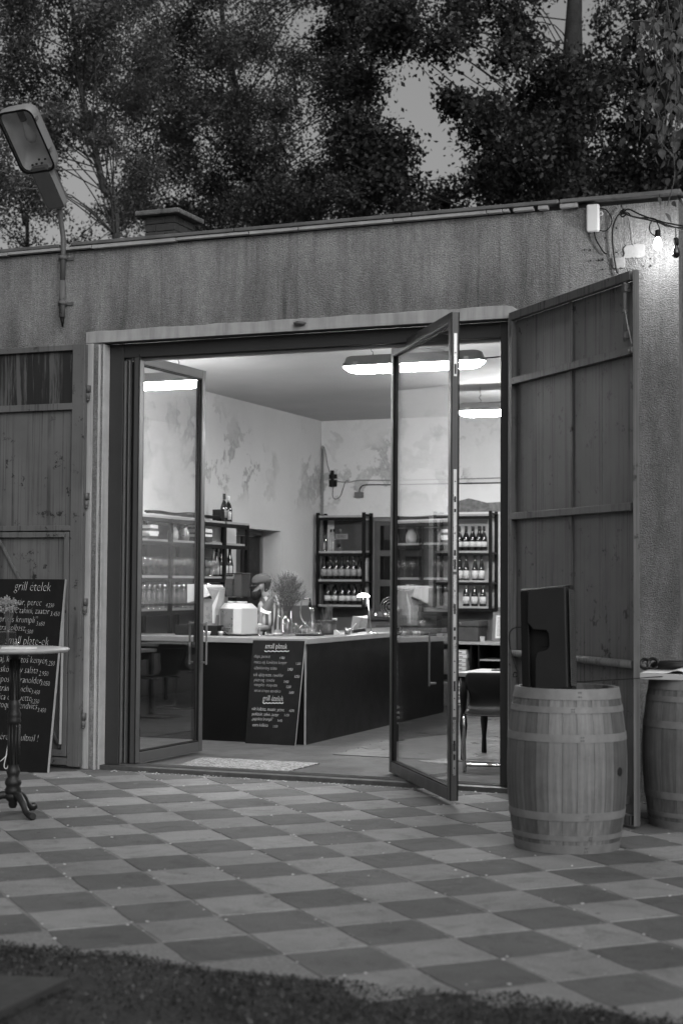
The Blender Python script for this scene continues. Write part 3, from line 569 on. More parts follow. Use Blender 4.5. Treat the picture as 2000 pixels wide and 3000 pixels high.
# ------------------------------------------------------------------ access point, cables and string light by the corner
c0 = at(1736.5, 638, Y=-.04); ap = thing('wireless_access_point', 'white rounded plastic access point box on the wall under the roof edge', 'access point', (c0.x, -.02, c0.z-.1))
MB().box(c0.x-.047, c0.x+.047, -.062, -.012, c0.z-.10, c0.z+.10).build('casing', MT['paper'], ap, .014, seg=4)
MB().box(c0.x-.02, c0.x+.02, -.013, .0, c0.z-.05, c0.z+.05).build('wall_mount', MT['lampgrey'], ap)
m = MB(); m.lathe([(.010, -.004), (.018, -.004), (.018, .004), (.010, .004), (.010, -.004)], (0, 0, 0), 12); m.v = [(c0.x+.056+x, -.035+z, c0.z+.03+y) for x, y, z in m.v]; m.build('mount_ring', MT['white'], ap)
def wpts(l, y=-.02): return [at(a, b, Y=(l_[0] if l_ else y)) for a, b, *l_ in l]
def spline(P, k=5):
    P = [Vector(p) for p in P]; out = []
    for i in range(len(P)-1):
        p0, p1, p2, p3 = P[max(i-1, 0)], P[i], P[i+1], P[min(i+2, len(P)-1)]
        for j in range(k):
            t = j/k; out.append(.5*((2*p1)+(p2-p0)*t+(2*p0-5*p1+4*p2-p3)*t*t+(3*p1-p0-3*p2+p3)*t**3))
    return out+[P[-1]]
MB().tube(spline(wpts([(1756, 610), (1775, 614), (1790, 637), (1790, 655), (1775, 675), (1755, 674)], -.03)), .0045, 6).build('loop_cable', MT['cable'], ap)
tag(MB().tube(spline(wpts([(1740, 677), (1745, 700), (1762, 730), (1770, 740), (1778, 743)], -.025)), .0055, 6).build('data_cable', MT['cable']), 'short black data cable running down from the white access point', 'cable')
tag(MB().tube(spline(wpts([(1820, 622), (1806, 635), (1795, 665), (1793, 700), (1798, 750), (1805, 790), (1809, 800)], -.03)), .006, 6).build('supply_cable', MT['cable']), 'long black cable hanging from the cable knot down behind the gate', 'cable')
m = MB()
for dy, l in ((0, [(1814, 620), (1824, 622), (1840, 612), (1880, 630), (1925, 645), (1965, 655), (2060, 672)]), (.01, [(1818, 626), (1838, 622), (1850, 632), (1900, 643), (1945, 655), (2060, 690)]), (-.012, [(1822, 615), (1835, 628), (1870, 638), (1915, 641), (1960, 665), (2060, 668)])):
    m.tube(spline([p+Vector((0, dy, 0)) for p in wpts(l, -.20)]), .0055, 6)
m.tube(spline(wpts([(1818, 628, -.19), (1826, 618, -.21), (1832, 628, -.2), (1822, 634, -.19), (1815, 622, -.2), (1828, 612, -.21)])), .006, 6)
m.tube(spline(wpts([(1824, 622, -.2), (1822, 610, -.1), (1819, 600, .0)])), .004, 6)
sl = thing('string_light_cable', 'tangled black string light cable stretched from the wall to the right', 'cable', tuple(at(1850, 640, Y=-.2)))
m.build('cable_bundle', MT['cable'], sl)
m = MB(); m.tube(spline(wpts([(1910, 645, -.2), (1902, 660, -.22), (1905, 680, -.24), (1918, 690, -.25), (1926, 690, -.25)])), .004, 6); m.tube(spline(wpts([(1920, 645, -.2), (1928, 660, -.24), (1932, 680, -.25), (1927, 690, -.25)])), .004, 6); m.build('bulb_lead', MT['cable'], sl)
tag(MB().tube(spline(wpts([(1838, 625), (1848, 660), (1856, 720)], -.02)), .002, 5).build('tie_string', MT['drip']), 'thin pale string hanging from the cable knot to the filler patch', 'string')
def bulb(px, py, lit, label):
    c = at(px, py, Y=-.25); t = thing('light_bulb', label, 'light bulb', tuple(c)); s = 1.0
    MB().lathe([(0, .095), (.012, .095), (.019, .088), (.021, .055), (.019, .04), (0, .04)], c, 14).build('socket', MT['cable'], t)
    MB().lathe([(.014, .042), (.016, .03), (.026, .008), (.030, -.012), (.026, -.034), (.013, -.047), (0, -.05)], c, 16).build('bulb_glass', MT['bulb'] if lit else MT['darkpane'], t)
    if lit:
        ld = bpy.data.lights.new('bulb_light', 'POINT'); ld.energy = 4; ld.shadow_soft_size = .03; lo = bpy.data.objects.new('bulb_light', ld); COL.objects.link(lo); lo.parent = t; lo.location = (0, -.01, -.075)
bulb(1926, 712, True, 'lit string light bulb glowing against the wall corner')
bulb(1979, 735, False, 'dark unlit string light bulb hanging right of the glowing one')
m = MB(); m.tube(spline(wpts([(1978, 664, -.2), (1979, 690, -.24), (1979, 712, -.25)])), .004, 6); m.build('bulb_lead', MT['cable'], sl)

# ------------------------------------------------------------------ barrels
def barrel(loc, rz, label):
    t = thing('wine_barrel', label, 'barrel', loc, rz, 'oak wine barrels'); H, R0, R1, n = .935, .302, .352, 26
    def rad(z): q = (z/H-.5)*2; return R1-(R1-R0)*q*q
    def stave(wfrac):
        m = MB(); a = math.pi/n*wfrac-.0026; zs = [H*k/12 for k in range(13)]; V_ = []; W_ = []
        for z in zs:
            r = rad(z); V_ += [(r*math.cos(w), r*math.sin(w), z) for w in (-a, -a*.33, a*.33, a)]
            W_ += [(q*math.cos(w), q*math.sin(w), z) for q, w in ((r, a), (r-.026, a), (r-.026, -a), (r, -a))]
        m.add(V_, [(i*4+k, i*4+k+1, (i+1)*4+k+1, (i+1)*4+k) for i in range(12) for k in range(3)], True)
        m.add(W_, [(i*4+k, i*4+k+1, (i+1)*4+k+1, (i+1)*4+k) for i in range(12) for k in range(3)]+[(0, 1, 2, 3), (51, 50, 49, 48)])
        return m.mesh('stave')
    ws = [.8, 1.2, .9, 1.1, 1.0]; meshes = {w: stave(w) for w in set(ws)}
    for w in meshes: meshes[w].materials.append(MT['barrel'])
    r_ = random.Random(rz); ang = 0
    seq = [r_.choice(ws) for _ in range(n-2)]; tot = sum(seq); rest = (n-tot)/2
    k = 0
    while ang < 2*math.pi-1e-3 and k < 40:
        w = seq[k] if k < len(seq) else None
        if w is None or ang+w*2*math.pi/n > 2*math.pi: break
        o = bpy.data.objects.new('stave', meshes[w]); COL.objects.link(o); o.parent = t; o.rotation_euler = (0, 0, ang+w*math.pi/n); ang += w*2*math.pi/n; k += 1
    gap = 2*math.pi-ang
    if gap > .02:
        me = stave(gap*n/(2*math.pi)); me.materials.append(MT['barrel']); o = bpy.data.objects.new('stave', me); COL.objects.link(o); o.parent = t; o.rotation_euler = (0, 0, ang+gap/2)
    for za, zb in ((.0, .05), (.075, .105), (.19, .235), (.635, .68), (.80, .835), (.875, .937)):
        m = MB(); m.lathe([(rad(za)+.0035, za), (rad(zb)+.0035, zb)], (0, 0, 0), 64); m.lathe([(rad(za)+.0002, za), (rad(za)+.0035, za)], (0, 0, 0), 64, False); m.lathe([(rad(zb)+.0035, zb), (rad(zb)+.0002, zb)], (0, 0, 0), 64, False); m.build('hoop', MT['hoop'], t, 0, True)
        a = r_.uniform(5.0, 5.4); m = MB()
        for dz in (.3, .7):
            z = za+(zb-za)*dz
            for da in (0, .04):
                r = rad(z)+.003; m.cyl((r*math.cos(a+da), r*math.sin(a+da), z), ((r+.004)*math.cos(a+da), (r+.004)*math.sin(a+da), z), .005, n=6)
        m.build('rivet', MT['lampdark'], t, 0, True)
    MB().lathe([(0, .875), (.29, .875), (.29, .89), (0, .89)], (0, 0, 0), 40, False).build('head', MT['oakhead'], t, 0, True)
    m = MB(); a = -.30; m.cyl(((R1-.01)*math.cos(a), (R1-.01)*math.sin(a), .46), ((R1+.002)*math.cos(a), (R1+.002)*math.sin(a), .46), .026, n=14); m.build('bung_hole', MT['hole'], t, 0, True)
    return t
barrel((-2.203, -2.06, 0), .0, 'pale oak barrel standing in front with the black television on it')
barrel((-1.62, -.93, 0), 1.9, 'oak barrel at the right edge carrying the white board and dark bags')
# television leaning on the front barrel, seen from behind
def television():
    a = at(1596, 2012, Y=-2.08); t = thing('television', 'black flat television seen from behind, leaning on the front barrel', 'television', (a.x, -2.08, .88))
    Rz = Matrix.Rotation(R(-14), 4, 'Z') @ Matrix.Rotation(R(5.2), 4, 'Y').inverted() @ Matrix.Rotation(R(-7), 4, 'X')
    M_ = Matrix.Translation((a.x, -2.06, .893)) @ Rz
    def put(m, nm, mt, bv=.006, par=None): m.v = [tuple(M_ @ Vector(v)) for v in m.v]; return m.build(nm, MT[mt], par or t, bv)
    W0, W1, H = -.165, .185, .635
    put(MB().box(W0, W1, -.0, .045, 0, H), 'screen_bezel', 'tv', .012)
    o = [(W0+.02, .02), (W0+.095, .02), (W0+.095, .16), (W0+.075, .19), (W0+.20, .25), (W0+.215, .28), (W0+.215, .345), (W0+.20, .36), (W0+.12, .365), (W0+.07, .41), (W0+.065, H-.02), (W0+.02, H-.02)]
    put(MB().prism([(W1-.015, .015), (W1-.015, H-.015), (W0+.085, H-.015), (W0+.075, .42), (W0+.115, .375), (W0+.20, .365), (W0+.217, .345), (W0+.22, .27), (W0+.205, .25), (W0+.14, .235), (W0+.125, .20), (W0+.12, .015)], (0, -.05, 0), (1, 0, 0), (0, 0, 1), (0, .049, 0)), 'rear_cover', 'tvcover', .006)
    put(MB().box(W0+.018, W0+.074, -.03, -.001, .015, H-.015), 'rear_recess', 'frame_black', .006)
    put(MB().box(W0+.13, W0+.19, -.004, -.0005, .275, .335), 'socket_plate', 'tv', 0)
    m = MB()
    put(MB().box(W1+.001, W1+.004, -.035, .035, .03, H-.03), 'speaker_grille', 'tvside', .001)
    for i in range(48):
        for j in range(4): m.box(W1+.0041, W1+.0049, -.028+j*.017, -.028+j*.017+.008, .045+i*.0118, .045+i*.0118+.0055)
    put(m, 'grille_mesh', 'frame_black', 0)
    MB().tube(spline([M_ @ Vector(v) for v in ((W0+.02, -.02, .40), (W0-.03, -.03, .395), (W0-.06, -.03, .36), (W0-.055, -.03, .27), (W0-.02, -.03, .16), (W0+.0, -.04, .11), (W0-.025, -.05, .10), (W0-.02, -.05, .125), (W0+.005, -.05, .11), (W0+.002, -.05, .02))]), .004, 6).build('power_cable', MT['cable'], t)
    tag(MB().tube(spline([M_ @ Vector((W1-.01, -.03, .05)), at(1780, 1993, Y=-1.75), at(1860, 1988, Y=-1.4), at(1930, 1983, Y=-1.25), at(2040, 1980, Y=-1.15)]), .003, 6).build('antenna_cable', MT['cable']), 'thin black cable strung from the television to the rear barrel', 'cable')
television()
# board, papers and dark bags on the rear barrel
wb = thing('white_board', 'thick white board laid over the rear barrel as a table top', 'board', (-1.6, -.95, .937)); wl = at(1880, 1998, Y=-1.16)
MB().box(-1.95, -1.2, -1.24, -.62, .9385, .975).build('board_slab', MT['white'], wb, .004)
m = MB(); n = 30; v0 = []
for k in range(n+1):
    x = -1.93+.7*k/n; z = .980+.022*math.exp(-((x+1.70)/.05)**2)
    for y, dz in ((-1.21, 0), (-.9, .004), (-.9, .0), (-1.21, -.004)): v0.append((x, y, z+dz))
m.add(v0, [(4*k+j, 4*k+(j+1) % 4, 4*k+4+(j+1) % 4, 4*k+4+j) for k in range(n) for j in range(4)], True); m.v = [(x, y, max(z, .977)) for x, y, z in m.v]
pm = m.build('curled_papers', MT['paper']); tag(pm, 'stack of curled white papers lying on the white board', 'papers')
bg_ = thing('dark_bag', 'dark leather bag with round handles lying on the white board', 'bag', (-1.8, -.88, .985)); m = MB()
for k, (px, s) in enumerate(((1889, .03), (1912, .034))):
    c = at(px, 1945, Y=-.84); m.tube([c+Vector((math.cos(w)*s, .012*math.sin(w), math.sin(w)*s)) for w in [i*2*math.pi/20 for i in range(21)]], .011, 8, caps=False)
m.build('handle', MT['shoe'], bg_)
m = MB(); m.lathe([(0, 0), (.15, .0), (.17, .03), (.15, .055), (.08, .065), (0, .066)], (-1.78, -.80, .976), 20, sx=1.0, sy=.45); m.build('bag_body', MT['shoe'], bg_)
fb = thing('folded_jacket', 'dark folded jacket beside the bag on the white board', 'jacket', (-1.6, -.8, .976)); m = MB(); m.lathe([(0, 0), (.17, 0), (.18, .03), (.15, .075), (.09, .095), (0, .10)], (-1.54, -.80, .977), 22, sx=1.0, sy=.5); m.v = [(x, y, z+.012*math.sin(x*40)*math.sin(y*50)*(z > .99)) for x, y, z in m.v]; m.build('cloth_fold', MT['capdark'], fb)
# ------------------------------------------------------------------ bistro table with flowers
tx, ty = -5.815, -2.407
bt = thing('bistro_table', 'tall round bistro table with fluted black cast iron column', 'table', (tx, ty, 0))
MB().lathe([(0, 1.068), (.33, 1.068), (.345, 1.074), (.352, 1.083), (.352, 1.092), (.345, 1.098), (0, 1.098)], (tx, ty, 0), 56).build('table_top', MT['ttop'], bt)
pr = [(.0, .14), (.05, .14), (.052, .17), (.044, .19), (.05, .20), (.055, .215), (.05, .235), (.036, .25), (.04, .27), (.046, .285), (.04, .30), (.034, .32), (.036, .33), (.036, .60), (.042, .605), (.046, .62), (.040, .635), (.044, .65), (.044, .665), (.034, .69), (.042, .72), (.034, .745), (.032, .75), (.031, 1.03), (.06, 1.055), (.13, 1.066), (0, 1.067)]
MB().lathe(pr, (tx, ty, 0), 20).build('column', MT['iron'], bt)
m = MB()
for k in range(10):
    a = 2*math.pi*k/10
    for za, zb, r in ((.335, .595, .037), (.755, 1.02, .033)): m.cyl((tx+r*math.cos(a), ty+r*math.sin(a), za), (tx+r*math.cos(a), ty+r*math.sin(a), zb), .005, n=6)
m.build('flute', MT['iron'], bt, kind='stuff')
MB().lathe([(0, .05), (.02, .05), (.03, .07), (.028, .09), (.05, .11), (.058, .13), (.05, .145), (0, .146)], (tx, ty, 0), 16).build('hub', MT['iron'], bt)
for k in range(3):
    a = R(-28)+2*math.pi*k/3; d = Vector((math.cos(a), math.sin(a), 0)); c = Vector((tx, ty, 0))
    MB().tube(spline([c+d*.02+Vector((0, 0, .125)), c+d*.07+Vector((0, 0, .135)), c+d*.13+Vector((0, 0, .10)), c+d*.18+Vector((0, 0, .045)), c+d*.235+Vector((0, 0, .022)), c+d*.275+Vector((0, 0, .028))], 4), [.026]*6+[.024]*4+[.022]*4+[.02]*3+[.022, .024, .026, .02], 10).build('foot', MT['iron'], bt)
vz = 1.0985
c = at(22, 1905, Y=-2.43); vs_ = thing('flower_vase', 'small square glass vase of dried flowers on the tall bistro table', 'vase', (c.x, c.y, vz))
MB().box(c.x-.045, c.x+.042, c.y-.04, c.y+.04, vz, vz+.105).build('vase_glass', MT['clear'], vs_, .008)
MB().lathe([(.02, .105), (.018, .12), (.021, .135), (.021, .142)], (c.x, c.y, vz), 14).build('vase_neck', MT['clear'], vs_)
m = MB(); fl = MB(); rr = random.Random(12)
for k in range(26):
    a = rr.uniform(0, 6.28); l = rr.uniform(.12, .2); top = Vector((c.x+math.cos(a)*rr.uniform(.01, .065), c.y+math.sin(a)*.05, vz+.12+l)); m.tube([(c.x+rr.uniform(-.01, .01), c.y, vz+.02), (c.x+math.cos(a)*.01, c.y+math.sin(a)*.01, vz+.14), tuple(top)], .0018, 4)
    for _ in range(12): blob(fl, (top.x+rr.gauss(0, .013), top.y+rr.gauss(0, .013), top.z+rr.gauss(0, .009)), .006, rr, .8)
m.build('stems', MT['stem'], vs_); fl.build('blooms', MT['flower'], vs_)
p = at(60, 1910, Y=-2.55); pp = MB().box(p.x-.10, p.x+.09, -2.62, -2.50, vz, vz+.010).build('paper_menu', MT['paper']); tag(pp, 'white paper menu lying on the tall bistro table', 'menu')
p = at(46, 1897, Y=-2.36); tg = thing('small_candle_glass', 'tiny clear glass behind the vase on the bistro table', 'glass', (p.x, p.y, vz)); MB().lathe([(0, .0), (.016, 0), (.018, .035), (.0165, .035), (.015, .004), (0, .004)], (p.x, p.y, vz), 14).build('glass_wall', MT['clear'], tg); MB().lathe([(0, .004), (.014, .004), (.014, .014), (0, .015)], (p.x, p.y, vz), 12).build('wax', MT['white'], tg)
# ------------------------------------------------------------------ blackboard by the left gate
BR, TRp = at(138, 2266, Z=.0), at(190, 1699, Y=-.16); BL = at(-180, 2250, Z=.0); ux = (BR-BL).normalized(); ux = Vector((ux.x, ux.y, 0)).normalized(); uy = (TRp-BR).normalized(); uy = (uy-ux*uy.dot(ux)*0.0).normalized(); nn = ux.cross(uy).normalized()
bb = thing('menu_blackboard', 'large menu blackboard leaning against the left gate behind the bistro table', 'blackboard', (BR.x-.5, BR.y+.05, 0)); Hb = (TRp-BR).length; Wd = 1.05
q0 = BR+Vector((0, 0, .004)); m = MB(); m.add([q0, q0-ux*Wd, q0-ux*Wd+uy*Hb, q0+uy*Hb]+[v-nn*.022 for v in (q0, q0-ux*Wd, q0-ux*Wd+uy*Hb, q0+uy*Hb)], [(3, 2, 1, 0), (4, 5, 6, 7), (0, 4, 7, 3), (1, 2, 6, 5), (2, 3, 7, 6), (0, 1, 5, 4)]); m.f = [tuple(reversed(f)) for f in m.f]; m.build('board_face', MT['board'], bb)
MB().obox(q0+uy*(Hb/2)+ux*.004-nn*.011, ux*.003, uy*(Hb/2), nn*.012).build('board_edge', MT['ply'], bb)
MB().bar(q0+uy*(Hb*.93)-ux*.02-nn*.03, at(175, 2180, Y=-.12), .02, .03).build('board_strut', MT['ply'], bb)
def onb(px, py):
    d = FW + RT*((px-1000)/FPX) - UP*((py-1500)/FPX); t = (q0-CAM).dot(nn)/d.dot(nn); return CAM+d*t
for s, px, py, sz, al in (('grill ételek', 148, 1733, .115, 'R'), ('4.250', 158, 1780, .05, 'R'), ('sült kolbász, mustár, perec', 121, 1775, .082, 'R'), ('3.450', 174, 1806, .055, 'R'), ('padlizsán, tahini, zaatar', 144, 1800, .078, 'R'), ('3.650', 130, 1834, .05, 'R'), ('„paprikás krumpli”', 109, 1826, .082, 'R'), ('1.500', 96, 1857, .05, 'R'), ('extra kolbász', 73, 1849, .078, 'R'), ('small plate-ek', 142, 1892, .105, 'R'), ('~', 88, 1928, .06, 'R'), ('1.250', 160, 1951, .055, 'R'), ('misos vaj, kovászos kenyér', 137, 1945, .080, 'R'), ('2.950', 141, 1981, .055, 'R'), ('édeskömény saláta', 111, 1974, .082, 'R'), ('3.050', 145, 2010, .055, 'R'), ('sült újkáposzta, ranolder', 121, 2004, .082, 'R'), ('3.450', 116, 2035, .05, 'R'), ('pisztráng ceviche', 92, 2029, .080, 'R'), ('3.250', 114, 2062, .05, 'R'), ('mangalica croquette', 92, 2055, .080, 'R'), ('3.450', 134, 2088, .05, 'R'), ('városi croque szendvics', 109, 2079, .080, 'R'), ('kérés a pultnál !', 112, 2174, .085, 'R')):
    text('chalk_lettering', s, MT['chalk'], bb, onb(px, py), (ux+uy*-.02), uy, sz, 'RIGHT', .16, -.027, .002, .70)
MB().tube(spline([onb(a, b)+nn*.001 for a, b in ((0, 2232), (18, 2215), (28, 2190), (24, 2178), (18, 2215), (12, 2245), (20, 2252), (30, 2230))]), .004, 5).build('chalk_signature', MT['chalk'], bb)
# ================================================================== INTERIOR
FZ = .03
fl = MB().box(XL, XR, .21, YB, -.02, FZ).build('interior_floor', MT['floor_slab'], kind='structure')
bm = MB().box(-1.53, 1.53, -.073, .073, 0, .006).mesh('floor_board'); bm.materials.append(MT['floor_in'])
for k in range(41):
    o = bpy.data.objects.new('floor_board', bm); COL.objects.link(o); o.parent = fl; o.location = (-3.64+(.02 if k % 2 else 0), 1.62+k*.15, FZ+.001)
a, b, c, d = at(470, 2257, Z=FZ), at(832, 2266, Z=FZ), at(936, 2239, Z=FZ), at(590, 2222, Z=FZ)
rg = thing('patterned_rug', 'worn speckled rug lying just inside the door sill', 'rug', (-5.8, .55, FZ)); m = MB()
m.add([Vector((max(v.x, -6.3), max(v.y, .24), z)) for z in (FZ+.001, FZ+.010) for v in (a, b, c, d)], [(3, 2, 1, 0), (4, 5, 6, 7), (0, 1, 5, 4), (1, 2, 6, 5), (2, 3, 7, 6), (3, 0, 4, 7)]); m.build('rug_weave', MT['rug'], rg)
# doorway in the left wall
dw = MB().box(XL-.9, XL-.88, 4.7, 7.0, 0, 2.6).build('passage_wall', MT['doorin'], B)
MB().box(XL-.878, XL-.345, 4.7, 7.0, -.02, FZ).build('passage_floor', MT['floor_slab'], B)
dr = MB().box(XL-.30, XL-.26, 5.90, 6.40, FZ+.002, 2.10).build('inner_door', MT['doorin'], B)
MB().box(XL-.335, XL-.24, 6.402, 6.459, FZ, 2.12).build('door_jamb', MT['woodm'], dr); MB().box(XL-.335, XL-.24, 5.202, 6.459, 2.122, 2.178).build('door_jamb', MT['woodm'], dr)
for z in (.25, 1.2): MB().box(XL-.258, XL-.25, 5.97, 6.33, z, z+.78).build('door_panel', MT['doorin'], dr, .01)
MB().box(XL-.30, XL-.26, 5.26, 5.86, FZ+.002, 2.10).build('half_door', MT['woodd'], B); MB().box(XL-.259, XL-.245, 5.26, 5.895, 1.56, 1.66).build('bolt_bar', MT['woodd'], B)
# back window
wn = thing('back_window', 'old wooden window with dark panes in the back wall', 'window', (-6.8, YB+.05, WZ0))
for x0, x1, z0, z1 in ((WX0, WX0+.06, WZ0, WZ1), (WX1-.06, WX1, WZ0, WZ1), (WX0+.061, WX1-.061, WZ1-.06, WZ1), (WX0+.061, WX1-.061, WZ0, WZ0+.07)): MB().box(x0, x1, YB+.03, YB+.13, z0, z1).build('window_frame', MT['woodm'], wn, .006)
for i, (x0, x1) in enumerate(((WX0+.062, -6.812), (-6.808, WX1-.062))):
    s = MB(); s.box(x0, x0+.07, YB+.045, YB+.09, WZ0+.072, WZ1-.062); s.box(x1-.05, x1, YB+.045, YB+.09, WZ0+.072, WZ1-.062); sash = s.build('sash', MT['woodd'], wn, .005)
    for z0, z1 in ((1.172, 1.25), (1.50, 1.586), (1.89, 1.966), (2.29, 2.337)): MB().box(x0+.0705, x1-.0505, YB+.045, YB+.09, z0, z1).build('glazing_bar', MT['woodd'], sash, .005)
    for z0, z1 in ((1.251, 1.499), (1.587, 1.889), (1.967, 2.289)): MB().box(x0+.071, x1-.051, YB+.062, YB+.07, z0, z1).build('pane', MT['darkpane'], sash)
MB().box(WX0-.03, WX1+.03, YB-.06, YB+.03, WZ0-.035, WZ0).build('window_sill', MT['woodd'], wn, .005)
for k, px in enumerate((1100, 1128, 1146)):
    c = at(px, 1798, Y=YB-.03); c.z = WZ0+.001; t = thing('tealight', ('left', 'middle', 'right')[k]+'most burning tealight glass on the back window sill', 'candle', tuple(c)); MB().lathe([(0, 0), (.028, 0), (.033, .07), (.031, .07), (.026, .004), (0, .004)], c, 14).build('holder', MT['clear'], t); MB().lathe([(0, .006), (.02, .006), (.02, .018), (0, .02)], c, 12).build('wax', MT['white'], t); MB().lathe([(0, .02), (.006, .028), (.004, .04), (0, .05)], c, 8).build('flame', MT['flame'], t)
# ------------------------------------------------------------------ ceiling lights
def outline(hl, hw, r, n=8):
    o = []
    for cx, cy, s in ((hl-r, hw-r, 0), (-hl+r, hw-r, 90), (-hl+r, -hw+r, 180), (hl-r, -hw+r, 270)):
        for k in range(n): a = R(s+90*k/(n-1)); o.append((cx+r*math.cos(a), cy+r*math.sin(a)))
    return o
def ceiling_lamp(x, y, z, label):
    t = thing('fluorescent_lamp', label, 'ceiling lamp', (x, y, z), 0, 'fluorescent ceiling lamps')
    def loft(nm, mt, lv):
        m = MB(); V_ = []
        for hl, hw, r, zz in lv: V_ += [(a, b, zz) for a, b in outline(hl, hw, r)]
        n = 32; m.add(V_, [(i+n*k, (i+1) % n+n*k, (i+1) % n+n*(k+1), i+n*(k+1)) for k in range(len(lv)-1) for i in range(n)], True); m.add(V_[-n:], [tuple(range(n))]); m.add(V_[:n], [tuple(range(n-1, -1, -1))]); return m.build(nm, MT[mt], t, 0, True)
    loft('housing', 'lampgrey', [(.642, .086, .06, -.016), (.642, .086, .06, .010), (.625, .075, .055, .022), (.61, .068, .05, .062), (.585, .05, .045, .075)])
    loft('diffuser', 'tube', [(.52, .035, .03, -.075), (.58, .06, .05, -.062), (.622, .074, .055, -.034), (.63, .078, .055, -.0165)])
    for s in (-.38, .38):
        m = MB(); m.tube(spline([(s, 0, .075), (s+.012, 0, .10), (s-.012, 0, .135), (s+.012, 0, .165), (s, 0, .185), (s, 0, ZC-z)]), .005, 6); m.build('hook', MT['steel'], t, 0, True)
    for s in (-.5, 0, .5): MB().box(s-.02, s+.02, -.088, -.082, -.01, .02).build('clip', MT['steel'], t, 0, True)
    return t
ceiling_lamp(-4.385, 1.39, 3.435, 'lit fluorescent ceiling lamp nearest the gateway')
ceiling_lamp(-7.12, 1.55, 3.40, 'lit fluorescent ceiling lamp seen through the left glass door')
ceiling_lamp(-4.52, 5.05, 3.435, 'lit fluorescent ceiling lamp deeper in the room, right of the glass door')
tag(MB().tube(spline([(-3.75, 1.39, 3.44), (-3.6, 1.4, 3.45), (-3.4, 1.45, 3.5), (-3.2, 1.6, ZC)]), .006, 6).build('lamp_cable', MT['cable']), 'black supply cable rising from the nearest ceiling lamp', 'cable')
# ------------------------------------------------------------------ bar counter
CT = 1.015
ct = thing('bar_counter', 'black bar counter with pale top and a corner facing the door', 'bar counter', (-6.6, 3.0, FZ))
CX, CY = -5.715, 2.2
MB().box(XL+.05, CX-.22, CY+.012, CY+.03, FZ, .964).build('front_panel', MT['black'], ct); MB().box(CX-.219, CX-.02, CY+.03, CY+.045, FZ, .964).build('front_panel', MT['frame_black'], ct)
MB().box(CX-.018, CX, CY+.015, 6.3, FZ, .964).build('side_panel', MT['black'], ct, .002)
MB().box(CX-.018, CX+.0005, CY+.012, CY+.0145, FZ, .964).build('panel_edge', MT['ply'], ct)
MB().box(XL+.05, -5.95, CY-.025, CY+.68, .965, CT).build('counter_top', MT['ctop'], ct, .004); MB().box(-5.949, CX+.03, CY-.025, 6.32, .9655, CT+.001).build('counter_top', MT['ctop'], ct, .004); MB().box(-6.42, -5.95, CY+.681, 6.32, .965, CT).build('counter_top', MT['ctop'], ct, .004)
MB().box(XL+.05, -6.44, CY+.66, CY+.675, FZ, .964).build('inner_panel', MT['black'], ct); MB().box(-6.42, -6.405, CY+.676, 6.3, FZ, .964).build('inner_panel', MT['black'], ct)
# menu board leaning on the counter
p0, p1 = at(728, 2176, Z=FZ), at(878, 2182, Z=FZ); q1 = at(893, 1878, Y=CY-.03); q0_ = at(741, 1876, Y=CY-.03); p0.y, p1.y = CY-.085, CY-.085; q0_.y = q1.y = CY-.029
mbd = thing('menu_board', 'narrow chalk menu board leaning against the black bar counter', 'blackboard', (p1.x-.25, p1.y, FZ)); ux2 = (p1-p0).normalized(); uy2 = (q0_-p0).normalized(); n2 = ux2.cross(uy2).normalized()
m = MB(); P_ = [p0, p1, q1, q0_]; m.add([v+n2*.001 for v in P_]+[v-n2*.012 for v in P_], [(0, 1, 2, 3), (7, 6, 5, 4), (0, 4, 5, 1), (1, 5, 6, 2), (2, 6, 7, 3), (3, 7, 4, 0)]); m.build('board_face', MT['board'], mbd)
MB().bar(p1+ux2*.002-n2*.005, q1+ux2*.002-n2*.005, .003, .013, n2).build('board_edge', MT['ply'], mbd)
def onc(px, py):
    d = FW + RT*((px-1000)/FPX) - UP*((py-1500)/FPX); t = (p0-CAM).dot(n2)/d.dot(n2); return CAM+d*t
for s, px, py, sz, mt in (('small platek', 776, 1900, .072, 'chalk'), ('chips, perecet', 744, 1927, .045, 'chalk2'), ('1.050', 819, 1931, .034, 'chalk'), ('misos vaj, kovászos kenyér', 744, 1944, .047, 'chalk2'), ('1.250', 866, 1948, .034, 'chalk'), ('édeskömény saláta', 744, 1961, .047, 'chalk2'), ('2.950', 842, 1965, .036, 'chalk'), ('sült újkáposzta, ranolder', 742, 1981, .047, 'chalk2'), ('3.050', 862, 1986, .036, 'chalk'), ('pisztráng  ceviche', 744, 1996, .045, 'chalk2'), ('3.450', 831, 2001, .034, 'chalk'), ('mangalica  croquette', 744, 2010, .043, 'chalk2'), ('3.250', 838, 2016, .034, 'chalk'), ('városi croque szendvics', 744, 2027, .043, 'chalk2'), ('3.450', 846, 2033, .034, 'chalk'), ('grill ételek', 769, 2053, .076, 'chalk'), ('sült kolbász, mustár, perec', 737, 2081, .047, 'chalk'), ('4.250', 847, 2086, .034, 'chalk'), ('padlizsán, tahini, zaatar', 738, 2096, .045, 'chalk'), ('3.450', 832, 2099, .034, 'chalk'), ('„paprikás krumpli”', 736, 2110, .045, 'chalk'), ('3.650', 812, 2115, .034, 'chalk'), ('extra kolbász', 739, 2128, .045, 'chalk'), ('1.500', 799, 2132, .034, 'chalk')):
    text('chalk_lettering', s, MT[mt], mbd, onc(px, py), ux2, uy2, sz, 'LEFT', .14, -.018, .003, .66)
for l in ([(775+6*k, 1907+(3 if k % 2 else 0)) for k in range(13)], [(770+5*k, 2059+(3 if k % 2 else 0)) for k in range(13)]): MB().tube([onc(a, b)+n2*.002 for a, b in l], .0035, 5).build('chalk_underline', MT['chalk'], mbd)
